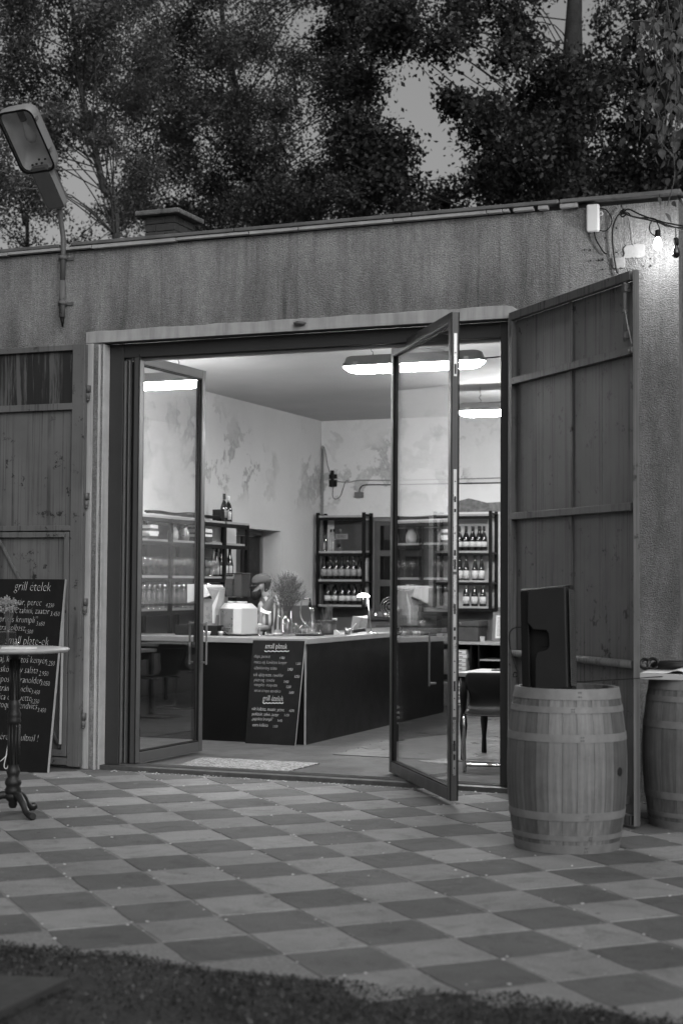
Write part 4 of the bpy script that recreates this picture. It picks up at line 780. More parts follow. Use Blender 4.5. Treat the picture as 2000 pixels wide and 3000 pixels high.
# ------------------------------------------------------------------ things on the counter
def on(px, py=1862): return at(px, py, Z=CT+.0015)
def cyl_thing(name, label, cat, c, prof, mt, part, n=16):
    t = thing(name, label, cat, tuple(c)); MB().lathe(prof, c, n).build(part, MT[mt], t); return t
def grinder():
    c = on(693, 1862); t = thing('coffee_grinder', 'white twin hopper coffee grinder standing on the bar counter', 'coffee grinder', tuple(c), R(-18))
    w = .155; B_ = lambda nm, m, *a, bv=.006: MB().box(*a).build(nm, MT[m], t, bv, True)
    B_('body', 'white', -w, w, -.10, .14, .012, .275, bv=.012); B_('front_panel', 'steel', -w+.035, .045, -.106, -.101, .085, .262, bv=.002); B_('lower_panel', 'steel', -w+.035, .045, -.106, -.101, .03, .08, bv=.002); B_('base', 'frame_black', -w-.004, w+.004, -.105, .145, .0, .011)
    m = MB(); o = [(-w+.012, -.09), (w-.012, -.09), (w-.012, .13), (-w+.012, .13)]; m.add([(x, y, .276) for x, y in o]+[(x*.78, y*.7+.01, .315) for x, y in o], [(0, 1, 5, 4), (1, 2, 6, 5), (2, 3, 7, 6), (3, 0, 4, 7), (4, 5, 6, 7)]); m.build('cowl', MT['white'], t, .006, True)
    m = MB(); m.tube(spline([(-.09, -.108, .055), (-.05, -.14, .05), (0, -.15, .02), (.03, -.13, .004)]), .005, 6); m.build('lead', MT['cable'], t, 0, True)
    for s, lev in ((-.066, .17), (.058, .235)):
        h = MB(); h.box(s-.057, s+.057, -.055, .075, .375, .60); hp = h.build('hopper', MT['hopper'], t, .012, True); MB().box(s-.052, s+.052, -.05, .07, .38, .38+lev).build('coffee_beans', MT['beans'], hp, .008, True)
        MB().box(s-.06, s+.06, -.058, .078, .601, .612).build('hopper_lid', MT['frame_black'], t, .004, True); MB().box(s-.035, s+.035, -.03, .05, .336, .374).build('hopper_neck', MT['frame_black'], t, .006, True); MB().lathe([(.0, .316), (.055, .316), (.055, .334), (0, .335)], (s, .01, 0), 20).build('collar', MT['white'], t, 0, True)
grinder()
def espresso():
    c = on(618, 1861); c.x -= .05; t = thing('espresso_machine', 'angular espresso machine with white wings half hidden by the left door', 'espresso machine', tuple(c)); P = lambda px, py, dy=0: (lambda v: (v.x, v.z))(at(px, py, Y=c.y+dy))
    MB().box(c.x-.30, c.x+.17, c.y-.10, c.y+.34, CT+.002, CT+.10).build('base', MT['frame_black'], t, .008)
    MB().prism([P(596, 1835), P(640, 1835), P(640, 1765), P(622, 1752), P(592, 1752)], (0, c.y-.06, 0), (1, 0, 0), (0, 0, 1), (0, .36, 0)).build('body', MT['espresso'], t, .008)
    MB().prism([P(560, 1712), P(612, 1714), P(626, 1746), P(560, 1768)], (0, c.y-.09, 0), (1, 0, 0), (0, 0, 1), (0, .40, 0)).build('wing', MT['white'], t, .006)
    MB().prism([P(633, 1774), P(655, 1728), P(650, 1758), P(641, 1790), P(638, 1826), P(634, 1826)], (0, c.y-.09, 0), (1, 0, 0), (0, 0, 1), (0, .40, 0)).build('wing', MT['white'], t, .004)
    MB().prism([P(614, 1720), P(652, 1729), P(634, 1772), P(628, 1748)], (0, c.y-.075, 0), (1, 0, 0), (0, 0, 1), (0, .36, 0)).build('top_shell', MT['espresso'], t, .006)
    for px in (592, 611): p = at(px, 1716, Y=c.y+.05); MB().lathe([(0, .03), (.015, .027), (.024, .015), (.026, 0), (0, -.002)], p, 14).build('dome', MT['chrome'], t)
    p = at(600, 1835, Y=c.y-.12); MB().cyl((p.x-.1, p.y, p.z+.03), (p.x-.1, p.y+.08, p.z+.03), .03, n=14).build('group_head', MT['chrome'], t)
    for k, px in enumerate((600, 612, 638, 650)):
        p = on(px, 1862); p.y -= .02; u = thing('espresso_cup', ('first', 'second', 'third', 'fourth')[k]+' small patterned cup from the left at the counter front edge', 'cup', tuple(p)); MB().lathe([(0, 0), (.018, 0), (.026, .03), (.027, .042), (.025, .042), (.016, .004), (0, .004)], p, 14).build('cup_bowl', MT['label'] if k % 2 else MT['steel'], u)
espresso()
# gooseneck lamp with a beaded rim
c = on(808, 1858); c.y += .22; gl = thing('beaded_lamp', 'small conical lamp with glowing beaded rim on a curved neck', 'lamp', tuple(c)); c2 = at(789, 1772, Y=c.y)
A = (at(797, 1746, Y=c.y)-at(781, 1793, Y=c.y)).normalized(); top = at(799, 1746, Y=c.y); low = at(781, 1786, Y=c.y)
MB().tube([top, top-A*.004, low], [.028, .031, .058], 26, True, False).build('shade', MT['lampdark'], gl); MB().tube([top+A*.004, top+A*.0005], [.029, .032], 20).build('shade_cap', MT['steel'], gl)
W1_ = A.orthogonal().normalized(); W2_ = A.cross(W1_); m = MB()
for ring in range(3):
    for k in range(26):
        a = 2*math.pi*k/26; q = low-A*(.006+.012*ring)+(W1_*math.cos(a)+W2_*math.sin(a))*(.059-.003*ring); m.box(q.x-.0035, q.x+.0035, q.y-.0035, q.y+.0035, q.z-.0035, q.z+.0035)
m.build('bead_fringe', MT['led'], gl, kind='stuff')
MB().tube(spline([c, c+Vector((0, 0, .1)), at(815, 1800, Y=c.y), at(812, 1775, Y=c.y), at(803, 1765, Y=c.y), at(796, 1760, Y=c.y)]), .004, 6).build('neck', MT['chrome'], gl); MB().lathe([(0, 0), (.05, 0), (.045, .012), (0, .016)], c, 20).build('foot', MT['lampdark'], gl)
# flowers
c = on(840, 1863); fv = thing('glass_vase', 'tall glass vase with a big bunch of dried flowers on the counter', 'vase', tuple(c))
MB().lathe([(0, 0), (.052, 0), (.055, .01), (.053, .24), (.050, .24), (.050, .012), (0, .012)], c, 20).build('vase_glass', MT['clear'], fv); MB().lathe([(0, .013), (.048, .013), (.048, .14), (0, .141)], c, 18).build('water', MT['clear'], fv)
st = MB(); fw = MB(); rr = random.Random(21)
for k in range(190):
    a = rr.uniform(0, 6.28); e = abs(rr.gauss(0, .55)); l = rr.uniform(.30, .53); d_ = Vector((math.cos(a)*math.sin(e)*.50, math.sin(a)*math.sin(e)*.42, math.cos(e*.8))); b0 = c+Vector((rr.uniform(-.03, .03), rr.uniform(-.03, .03), .02)); b1 = c+Vector((d_.x*.10, d_.y*.10, .24)); tp = b1+d_*(l-.16)
    if d_.z < .2: continue
    st.tube([b0, b1, b1.lerp(tp, .5)+Vector((0, 0, .01)), tp], .0016, 4, caps=False)
    for _ in range(16):
        g_ = tp+Vector((rr.gauss(0, .026), rr.gauss(0, .026), rr.gauss(0, .026))); st.tube([b1.lerp(tp, .75), g_], .0009, 3, caps=False); blob(fw, g_, rr.choice((.002, .003, .0045)), rr, .8)
st.build('stems', MT['stem'], fv); fw.build('blooms', MT['flower'], fv)
# assorted small things, left to right
c = on(760, 1863); t = cyl_thing('sauce_bottle', 'little clear bottle with white cap on the counter front', 'bottle', c, [(0, 0), (.026, 0), (.027, .02), (.022, .06), (.012, .095), (.011, .10), (0, .10)], 'clear', 'glass_body'); MB().lathe([(0, .1), (.02, .1), (.02, .118), (0, .12)], c, 14).build('cap', MT['white'], t)
t = cyl_thing('paper_cone', 'tiny white cone beside the white capped bottle', 'cone', on(778, 1863), [(0, 0), (.012, 0), (.003, .04), (0, .042)], 'white', 'cone_body')
c = on(813, 1863); t = cyl_thing('upturned_bowl', 'small upturned dark bowl with a painted band on the counter', 'bowl', c, [(.046, 0), (.045, .025), (.034, .05), (.015, .064), (0, .067)], 'lampdark', 'bowl_shell', 20); MB().lathe([(.047, .016), (.0475, .02), (.046, .03), (.0445, .03)], c, 20).build('highlight', MT['white'], t)  # white ring painted in as the highlight on the dark bowl
c = on(790, 1862); c.y += .02; t = cyl_thing('saucer', 'small pale saucer in front of the upturned bowl', 'saucer', c, [(0, 0), (.03, 0), (.042, .012), (.04, .013), (.028, .004), (0, .004)], 'white', 'dish')
for k, (px, h, r) in enumerate(((861, .12, .026), (873, .10, .024), (884, .14, .022))):
    c = on(px, 1862); c.y += .03*k; cyl_thing('water_glass', ('clear tumbler right beside the flower vase', 'clear tumbler second from the flower vase', 'tall clear tumbler third from the flower vase')[k], 'glass', c, [(0, 0), (r*.85, 0), (r, h), (r-.002, h), (r*.8, .006), (0, .006)], 'clear', 'glass_wall')
c = on(900, 1860); c.y += .12; t = cyl_thing('carafe', 'slim necked glass carafe behind the cake stand', 'carafe', c, [(0, 0), (.045, 0), (.05, .02), (.045, .10), (.02, .16), (.014, .22), (.016, .27), (.014, .27), (.012, .22), (.018, .155), (.04, .1), (.045, .02), (0, .01)], 'clear', 'carafe_glass')
c = on(884, 1858); c.y += .35; t = thing('draught_tap', 'slender chrome draught tap with black handle behind the carafe', 'tap', tuple(c)); e = at(884, 1756, Y=c.y); f_ = at(907, 1754, Y=c.y); g_ = at(908, 1765, Y=c.y)
MB().tube(spline([c, Vector((e.x-.005, e.y, c.z+.15)), Vector((e.x-.004, e.y, e.z-.03)), Vector((e.x+.012, e.y, e.z)), Vector((f_.x-.02, f_.y, f_.z)), f_]), .008, 8).build('spout_pipe', MT['steel'], t); MB().tube([f_+Vector((0, 0, .004)), g_, g_-Vector((0, 0, .035)), g_-Vector((0, 0, .05))], [.01, .014, .018, .01], 12).build('tap_handle', MT['cable'], t); MB().lathe([(0, 0), (.04, 0), (.04, .01), (0, .012)], c, 16).build('tap_base', MT['steel'], t); q = g_-Vector((0, 0, .06)); MB().lathe([(0, .012), (.012, .008), (.016, -.004), (.01, -.016), (0, -.02)], q, 12).build('tap_drop', MT['chrome'], t)
p, q = on(866, 1863), on(944, 1863); t = thing('dark_tray', 'flat dark serving tray at the counter corner', 'tray', ((p.x+q.x)/2, p.y, CT)); MB().box(p.x, q.x, p.y-.02, p.y+.20, CT+.003, CT+.016).build('tray_plate', MT['frame_black'], t, .005)
p, q = on(878, 1857), on(920, 1857); t = thing('white_dish', 'white rectangular dish standing on the dark tray', 'dish', ((p.x+q.x)/2, p.y+.08, CT+.018)); m = MB(); y0 = p.y+.02; m.add([(p.x+.01, y0, CT+.0175), (q.x-.01, y0, CT+.0175), (q.x-.01, y0+.09, CT+.0175), (p.x+.01, y0+.09, CT+.0175), (p.x-.005, y0-.015, CT+.05), (q.x+.005, y0-.015, CT+.05), (q.x+.005, y0+.105, CT+.05), (p.x-.005, y0+.105, CT+.05)], [(3, 2, 1, 0), (4, 5, 6, 7), (0, 1, 5, 4), (1, 2, 6, 5), (2, 3, 7, 6), (3, 0, 4, 7)]); m.build('dish_body', MT['white'], t, .004)
c = on(925, 1858); c.y += .12; t = thing('cake_stand', 'scalloped glass cake stand with dark cakes on the counter corner', 'cake stand', tuple(c)); MB().lathe([(0, 0), (.05, 0), (.052, .006), (.014, .02), (.010, .05), (.018, .09), (.03, .10)], c, 18).build('pedestal', MT['clear'], t)
m = MB(); n = 40
for r, z in ((.03, .10), (.10, .106), (.112, .114)): m.v += [(c.x+(r+(.005*math.cos(k*math.pi/2) if r > .1 else 0))*math.cos(2*math.pi*k/n), c.y+(r+(.005*math.cos(k*math.pi/2) if r > .1 else 0))*math.sin(2*math.pi*k/n), c.z+z) for k in range(n)]
m.f = [(i+n*j, (i+1) % n+n*j, (i+1) % n+n*(j+1), i+n*(j+1)) for j in range(2) for i in range(n)]; m.s = [True]*len(m.f); m.add([(c.x+.1*math.cos(2*math.pi*k/n), c.y+.1*math.sin(2*math.pi*k/n), c.z+.1065) for k in range(n)], [tuple(range(n))]); m.build('plate', MT['clear'], t)
for k, dx in enumerate((-.06, -.01, .04)):
    p = c+Vector((dx*.93, dx*.37, .109)); cyl_thing('chocolate_cake', ('left', 'middle', 'right')[k]+' dark little cake on the glass cake stand', 'cake', p, [(0, 0), (.022, 0), (.025, .022), (.018, .032), (0, .034)], 'cake', 'cake_body')
c = on(962, 1859); t = thing('plant_pot', 'dark ribbed pot with thin twigs standing on the counter', 'plant pot', tuple(c)); MB().lathe([(0, 0), (.068, 0), (.074, .02), (.078, .05), (.075, .055), (.082, .09), (.079, .095), (.086, .13), (.09, .14), (.086, .145), (.078, .14), (.07, .1), (0, .1)], c, 26).build('pot_body', MT['pot'], t); m = MB(); rr = random.Random(31)
for k in range(60): a = rr.uniform(0, 6.28); r = rr.uniform(0, .05); m.tube([(c.x+r*math.cos(a), c.y+r*math.sin(a), c.z+.09), (c.x+r*1.2*math.cos(a)+rr.gauss(0, .012), c.y+r*1.2*math.sin(a), c.z+rr.uniform(.2, .31))], .0016, 4, caps=False)
m.build('twigs', MT['stem'], t); MB().cyl((c.x+.055, c.y-.03, c.z+.155), (c.x+.10, c.y-.03, c.z+.155), .012, n=10).build('rolled_tag', MT['white'], t)
c = on(986, 1861); t = thing('place_card', 'small folded white card in front of the plant pot', 'card', tuple(c)); MB().prism([(-.028, 0), (.03, 0), (.03, .02), (-.005, .052), (-.028, .05)], c+Vector((0, -.01, .001)), (1, 0, 0), (0, 0, 1), (0, .02, 0)).build('card_body', MT['white'], t)
c = on(1018, 1859); t = thing('tin_mug', 'short bright tin mug on the counter near the desk lamp', 'mug', tuple(c)); MB().lathe([(0, 0), (.031, 0), (.033, .066), (.031, .066), (.029, .004), (0, .004)], c, 20).build('mug_body', MT['steel'], t); MB().tube(spline([c+Vector((.032, 0, .055)), c+Vector((.055, 0, .05)), c+Vector((.055, 0, .02)), c+Vector((.032, 0, .015))]), .004, 6).build('mug_handle', MT['steel'], t)
c = on(1048, 1857); t = thing('card_terminal', 'black card terminal and tablet stand on the counter', 'card terminal', tuple(c)); m = MB().bar(c+Vector((-.06, -.02, .02)), c+Vector((.07, .03, .045)), .09, .035); m.build('terminal_body', MT['cable'], t, .006)
a_ = c+Vector((-.02, .06, .03)); b_ = at(1055, 1808, Y=c.y+.08); MB().bar(a_, b_, .012, .16, (1, .4, 0)).build('tablet', MT['espresso'], t, .004); MB().bar(at(1044, 1856, Y=c.y+.05), at(1061, 1806, Y=c.y+.05), .008, .008).build('stand_rod', MT['steel'], t); p = at(1060, 1813, Y=c.y+.1); MB().obox(p, Vector((.05, .02, .004)), Vector((0, .01, .028)), Vector((0, .002, 0))).build('paper_slip', MT['paper'], t)
MB().tube(spline([at(1030, 1855, Y=c.y), at(1034, 1838, Y=c.y), at(1043, 1827, Y=c.y)]), .006, 6).build('charging_lead', MT['white'], t)
# desk lamp, lit
c = on(1090, 1856); t = thing('desk_lamp', 'lit desk lamp with a small glowing dome shade on the counter', 'desk lamp', tuple(c)); MB().lathe([(0, 0), (.062, 0), (.064, .006), (.04, .016), (.014, .024), (0, .026)], c, 24).build('foot', MT['chrome'], t); h = at(1077, 1752, Y=c.y); MB().tube([c+Vector((-.012, 0, .02)), h], .005, 8).build('arm', MT['steel'], t); s_ = at(1064, 1747, Y=c.y-.02); MB().lathe([(0, .032), (.03, .029), (.055, .016), (.068, -.004), (.064, -.006), (0, .004)], s_, 24).build('shade', MT['deskglow'], t); MB().tube([s_+Vector((.01, -.03, -.005)), s_+Vector((.01, -.03, -.09))], .002, 5).build('pull_chain', MT['steel'], t)
ld = bpy.data.lights.new('desk_light', 'SPOT'); ld.energy = 14; ld.spot_size = R(140); ld.spot_blend = .6; ld.shadow_soft_size = .04; lo = bpy.data.objects.new('desk_light', ld); COL.objects.link(lo); lo.parent = t; lo.location = s_-c-Vector((0, 0, .02))
c = on(1156, 1866); c = at(1135, 1866, Z=CT+.003)
# ------------------------------------------------------------------ bottles
def bottle_proto(style, h=.30, r=.040, lab='label', cap='foil', lz=(.05, .12)):
    t = thing('wine_bottle', '', 'bottle', (0, 0, 0)); k = h/.30
    prof = {'burgundy': [(0, 0), (r*.9, 0), (r, .006), (r, .135*k), (r*.88, .165*k), (r*.6, .20*k), (.0155, .228*k), (.0145, .29*k), (.016, .292*k), (.016, h), (0, h)], 'flute': [(0, 0), (r*.9, 0), (r, .006), (r, .12*k), (r*.8, .17*k), (.018, .225*k), (.0145, .29*k), (.016, h), (0, h)]}[style]
    MB().lathe(prof, (0, 0, 0), 16).build('bottle_glass', MT['bottle'], t, 0, True)
    if lab: MB().lathe([(r+.0006, lz[0]), (r+.0012, lz[0]), (r+.0012, lz[1]), (r+.0006, lz[1])], (0, 0, 0), 14, True, R(200), R(360)).build('paper_label', MT[lab], t, 0, True)
    if cap: MB().lathe([(.0152, .235*k), (.0168, .235*k), (.0172, h+.001), (0, h+.002)], (0, 0, 0), 12).build('capsule', MT[cap], t, 0, True)
    return t
ORD = ('first', 'second', 'third', 'fourth', 'fifth', 'sixth', 'seventh', 'eighth', 'ninth', 'tenth', 'eleventh', 'twelfth', 'thirteenth', 'fourteenth', 'fifteenth', 'sixteenth', 'seventeenth', 'eighteenth', 'nineteenth', 'twentieth')
used = set()
def place(proto, loc, label, group, rz=None):
    rz = random.uniform(-.6, .4) if rz is None else rz
    if proto not in used: used.add(proto); proto.location = loc; proto.rotation_euler = (0, 0, rz); tag(proto, label, None, group); return proto
    return dup(proto, loc, rz, label, group)
b_grey = bottle_proto('burgundy', .315, .043, 'label2', 'foil', (.045, .135)); b_white = bottle_proto('burgundy', .31, .044, 'label', 'foil', (.05, .115)); b_pale = bottle_proto('flute', .315, .040, 'label', 'foil', (.02, .12)); b_wcap = bottle_proto('burgundy', .30, .043, 'label', 'foil_w', (.03, .12))
# ------------------------------------------------------------------ rack on the left wall
lr = thing('wall_rack', 'black steel rack with pale shelves on the left wall beside the doorway', 'rack', (XL+.18, 4.0, FZ)); rx0, rx1 = XL+.012, -7.55
ry = [2.30, 2.98, 3.70, 4.22, 4.80]; rz_ = [1.255, 1.59, 1.96, 2.195]
for y in ry:
    for x in (rx0, rx1-.035): MB().box(x, x+.035, y-.02, y+.02, FZ, 2.19).build('upright', MT['shelfframe'], lr, .002)
    for z in (1.225, 1.56, 1.93, 2.165): MB().box(rx0+.036, rx1-.036, y-.012, y+.012, z, z+.02).build('bracket', MT['shelfframe'], lr)
for z in rz_:
    for a_, b_ in zip(ry, ry[1:]):
        if z == 1.255 and a_ > 4: continue
        MB().box(rx0+.002, rx1-.037 if z < 2.19 else rx1, a_+.021 if z < 2.19 else a_-.02, b_-.021 if z < 2.19 else b_+.019, z-.012, z+.012).build('shelf', MT['shelfwood'], lr, .002)
        MB().box(rx1-.033, rx1-.003, a_+.021, b_-.021, z-.055, z-.013).build('shelf_edge', MT['shelfframe'], lr)
for a_, b_ in zip(ry[:-2], ry[1:-1]): MB().box(XL+.002, XL+.010, a_+.02, b_-.02, 1.28, 2.14).build('back_panel', MT['panel'], lr)
X_ = -7.66
for k, (y, pr_) in enumerate(((4.39, b_grey), (4.50, b_wcap))): place(pr_, (X_, y, 2.208), ('dark capped wine bottle on top of the left rack, left of the pair', 'pale capped wine bottle on top of the left rack, right of the pair')[k], 'wine bottles', -.3)
for k in range(4): place(b_pale, (X_-.04+.012*k, 4.30+.085*k, 1.603), ORD[k]+' slim bottle from the left in the row of four on the left rack', 'slim bottles on the left rack', -.3)
t = thing('dark_box', 'small black box beside the two bottles on top of the left rack', 'box', (X_, 4.25, 2.208)); MB().box(X_-.05, X_+.05, 4.20, 4.30, 2.209, 2.34).build('box_body', MT['frame_black'], t, .004)
hs = thing('cable_hank', 'loose black cables lying along the top of the left rack', 'cables', (X_, 3.6, 2.208)); m = MB(); rr = random.Random(9)
for k in range(5): m.tube(spline([(X_+.07+rr.uniform(-.02, .03), 2.5+.32*j, 2.222+.006*k+rr.uniform(0, .022)) for j in range(6)]+[(X_+.08, 4.16, 2.218)]), .008, 6)
m.build('cable_coil', MT['cable'], hs)
def books(y, z, n, label):
    t = thing('book_stack', label, 'books', (X_, y, z)); zz = z
    for k in range(n): h = random.uniform(.018, .035); w = random.uniform(.15, .19); MB().box(X_-.11, X_+.10, y-w/2, y+w/2, zz+.0005, zz+h).build('book', MT['paper' if k >= n-4 and k % 3 else 'panel'], t, .002); zz += h
books(3.83, 1.973, 6, 'stack of pale books on the left rack behind the door frame'); books(2.62, 1.973, 5, 'stack of pale books in the far left bay of the rack')
def goblet_proto():
    t = thing('wine_glass', '', 'glass', (0, 0, 0)); MB().lathe([(0, 0), (.033, 0), (.030, .003), (.005, .008), (.004, .075), (.012, .085), (.034, .11), (.037, .14), (.030, .19), (.0285, .19), (.035, .14), (.032, .112), (.010, .088), (0, .084)], (0, 0, 0), 14).build('goblet', MT['clear'], t, 0, True); return t
def tumbler_proto():
    t = thing('tumbler', '', 'glass', (0, 0, 0)); MB().lathe([(0, 0), (.03, 0), (.034, .11), (.032, .11), (.028, .005), (0, .005)], (0, 0, 0), 14).build('glass_wall', MT['clear'], t, 0, True); return t
gp, tp_ = goblet_proto(), tumbler_proto()
for i in range(4):
    for j in range(2): place(gp, (X_-.07+.13*j, 3.79+.10*i, 1.603), ORD[i]+' stemmed glass from the left, '+('rear', 'front')[j]+' row by the left rack decanter', 'wine glasses on the left rack')
for i in range(11):
    for j in range(2): 
        y = 2.40+.105*i
        if abs(y-2.98) < .06: continue
        dup(gp, (X_-.07+.13*j, y, 1.603), 0, ORD[i]+' stemmed glass from the left in the '+('rear', 'front')[j]+' row behind the left glass door', 'wine glasses behind the left glass door')
cb_ = thing('added_bottle', '', 'bottle', (0, 0, 0)); MB().lathe([(0, 0), (.03, 0), (.032, .01), (.032, .15), (.014, .19), (.013, .215), (0, .216)], (0, 0, 0), 14).build('bottle_glass', MT['clear'], cb_, 0, True); MB().lathe([(.014, .20), (.017, .20), (.019, .225), (.015, .243), (.006, .25), (0, .251)], (0, 0, 0), 14).build('glint_cap', MT['chrome'], cb_, 0, True)  # bottles added so their chrome caps make a row of glints
for i in range(11):
    for j in range(2):
        y = 2.40+.105*i+.04*j
        if abs(y-2.98) < .055: continue
        place(cb_, (X_-.02+.11*j, y, 1.268), ORD[i]+' added clear bottle with glinting cap from the left, '+('rear', 'front')[j]+' row behind the left door', 'added glint bottles behind the left glass door')
for i in range(3): place(tp_, (X_+.04, 3.84+.13*i, 1.268), ORD[i]+' tumbler from the left on the lowest shelf of the left rack', 'tumblers on the left rack')
t = thing('decanter', 'tall thin necked glass decanter at the right end of the glasses on the left rack', 'decanter', (X_+.02, 4.10, 1.603)); MB().lathe([(0, 0), (.05, 0), (.052, .02), (.04, .12), (.016, .22), (.013, .30), (.015, .31), (.012, .30), (.014, .22), (.036, .12), (0, .01)], (X_+.02, 4.10, 1.603), 16).build('decanter_glass', MT['clear'], t); MB().lathe([(0, .30), (.02, .30), (.02, .36), (0, .362)], (X_+.02, 4.10, 1.603), 12).build('stopper', MT['frame_black'], t)
for k, y in enumerate((3.2, 3.45, 2.75)): c = Vector((X_, y, 1.973)); cyl_thing('ceramic_jug', ('pale jug in the middle bay', 'second pale jug in the middle bay', 'pale jug in the left bay')[k]+' of the left rack behind the door glass', 'jug', c, [(0, 0), (.05, 0), (.06, .04), (.055, .09), (.035, .13), (.045, .17), (.042, .17), (0, .02)], 'steel' if k == 1 else 'white', 'jug_body')
# ------------------------------------------------------------------ racks on the back wall
def back_rack(x0, x1, label, seedx):
    t = thing('wall_rack', label, 'rack', ((x0+x1)/2, YB-.15, 1.23)); yf, yb_ = YB-.30, YB-.002
    xs_ = [x0, x1]
    for x in xs_:
        for y in (yf, yb_-.04): MB().box(x-.02, x+.02, y, y+.038, 1.215, 2.45).build('upright', MT['shelfframe'], t, .002)
        for z in (1.23, 1.56, 1.93, 2.43): MB().box(x-.018, x+.018, yf+.039, yb_-.041, z-.02, z).build('bracket', MT['shelfframe'], t)
    for z in (1.245, 1.57, 1.937, 2.40):
        MB().box(x0+.021, x1-.021, yf, yb_, z-.012, z+.014).build('shelf', MT['shelfwood'], t, .002); MB().box(x0+.021, x1-.021, yf+.012, yf+.03, z-.05, z-.0125).build('shelf_edge', MT['shelfframe'], t)
    return t
xa, xb = -7.825, -7.185
back_rack(xa, xb, 'black rack full of wine bottles on the back wall left of the window', 1); MB().box(xa+.12, xb-.03, YB-.014, YB-.004, 1.96, 2.36).build('picture_board', MT['panel'])
pb = [o for o in bpy.data.objects if o.name == 'picture_board'][0]; tag(pb, 'dark printed board standing at the back of the upper left back shelf', 'board')
sg = thing('name_sign', 'small pale name sign on the dark board in the back rack', 'sign', (-7.45, YB-.02, 2.1)); c = at(1000, 1572, Y=YB-.02); MB().box(c.x-.085, c.x+.085, YB-.018, YB-.0145, c.z-.035, c.z+.035).build('sign_plate', MT['label2'], sg); text('sign_lettering', 'SILVESY', MT['ink'], sg, (c.x, YB-.019, c.z-.016), (1, 0, 0), (0, 0, 1), .05, 'CENTER', 0, 0, .001, .78)
for k in range(4):
    p = (xa+.07+.062*(k if k < 3 else 3.1), YB-.20+.05*(k % 2), 1.952); t = thing('clear_bottle', ('first', 'second', 'third', 'fourth')[k]+' clear glass bottle from the left on the top shelf of the back rack', 'bottle', p); f = k == 3
    MB().lathe([(0, 0), (.032, 0), (.034, .01), (.034, .15 if not f else .05), (.014, .21 if not f else .13), (.013, .27), (0, .27)], p, 14).build('bottle_glass', MT['clear'], t)
    MB().lathe([(0, .25), (.015, .25), (.015, .29), (0, .291)], p, 12).build('stopper', MT['frame_black' if not f else 'steel'], t)
    MB().obox(Vector(p)+Vector((0, -.036, .07)), (.008 if not f else .02, 0, 0), (0, .001, 0), (.0, 0, .045 if not f else .022)).build('emblem', MT['label' if not f else 'frame_black'], t)
for k in range(7): place(b_grey, (xa+.075+.082*k+(.012 if k == 6 else 0), YB-.24, 1.585), ORD[k]+' grey labelled wine bottle from the left in the left back rack, front row', 'middle row of the left back rack', random.uniform(-.25, .05))
for k in range(6): dup(b_grey, (xa+.11+.082*k, YB-.13, 1.585), -.1, ORD[k]+' bottle from the left behind the grey labelled row of the left back rack', 'second row of the left back rack')
for k, x in enumerate((.12, .215, .32, .405, .49, .58)): place(b_white, (xa+x, YB-.22+.02*(k % 2), 1.26), ORD[k]+' white labelled wine bottle from the left on the bottom of the left back rack', 'bottom row of the left back rack', random.uniform(-.25, .05))
for k in range(4): dup(b_wcap, (xa+.16+.10*k, YB-.11, 1.26), -.1, ORD[k]+' white capped bottle from the left behind the bottom row of the left back rack', 'rear bottom row of the left back rack')
xc, xd = -6.22, -5.495
back_rack(xc, xd, 'black rack with wine bottles on the back wall right of the window', 2)
for k in range(5): dup(b_white, (xd-.42+.085*k-(.02 if k == 4 else 0), YB-.23, 1.952), random.uniform(-.3, .1), ORD[k]+' white labelled wine bottle from the left on top of the right back rack', 'top row of the right back rack')
for k in range(5): dup(b_pale, (xd-.50+.085*k+(.03 if k > 2 else 0), YB-.23, 1.585), random.uniform(-.3, .1), ORD[k]+' slim labelled wine bottle from the left in the middle of the right back rack', 'middle row of the right back rack')
for k in range(3): dup(b_wcap, (xd-.33+.105*k, YB-.23+.015*k, 1.26), random.uniform(-.3, .1), ORD[k]+' white capped wine bottle from the left on the bottom of the right back rack', 'bottom row of the right back rack')
for k in range(3): dup(b_white, (xd-.36+.09*k, YB-.13, 1.952), 0, ORD[k]+' bottle from the left behind the top row of the right back rack', 'rear top row of the right back rack')
pc = thing('landscape_print', 'pale landscape print propped above the right back rack', 'picture', (-5.9, YB-.01, 2.45)); p = at(1350, 1478, Y=YB-.01); MB().box(-6.15, -5.40, YB-.022, YB-.008, 2.42, 2.80).build('picture_sheet', MT['paper'], pc); MB().prism([(-6.15, 2.45), (-5.40, 2.45), (-5.40, 2.575), (-5.62, 2.565), (-5.75, 2.60), (-5.86, 2.625), (-5.97, 2.60), (-6.15, 2.52)], (0, YB-.0235, 0), (1, 0, 0), (0, 0, 1), (0, .001, 0)).build('printed_hills', MT['picture'], pc)
# cables and boxes on the back wall
c = at(976, 1405, Y=YB); t = thing('wall_bracket', 'black television bracket screwed to the back wall near the corner', 'bracket', (c.x, YB-.03, c.z)); MB().box(c.x-.055, c.x+.055, YB-.02, YB-.001, c.z-.095, c.z-.005).build('plate', MT['cable'], t, .004); MB().box(c.x-.055, c.x+.055, YB-.02, YB-.001, c.z+.01, c.z+.07).build('plate', MT['cable'], t, .004); MB().box(c.x-.02, c.x+.02, YB-.05, YB-.021, c.z-.10, c.z+.12).build('arm_plate', MT['frame_black'], t, .004)
c = at(1053, 1450, Y=YB); t = thing('junction_box', 'small dark junction box on the back wall above the left rack', 'junction box', (c.x, YB-.03, c.z)); MB().box(c.x-.056, c.x+.056, YB-.05, YB-.001, c.z-.036, c.z+.036).build('box_body', MT['lampdark'], t, .005); MB().box(c.x-.052, c.x+.052, YB-.053, YB-.051, c.z-.032, c.z+.032).build('lid', MT['lampdark'], t, .003)
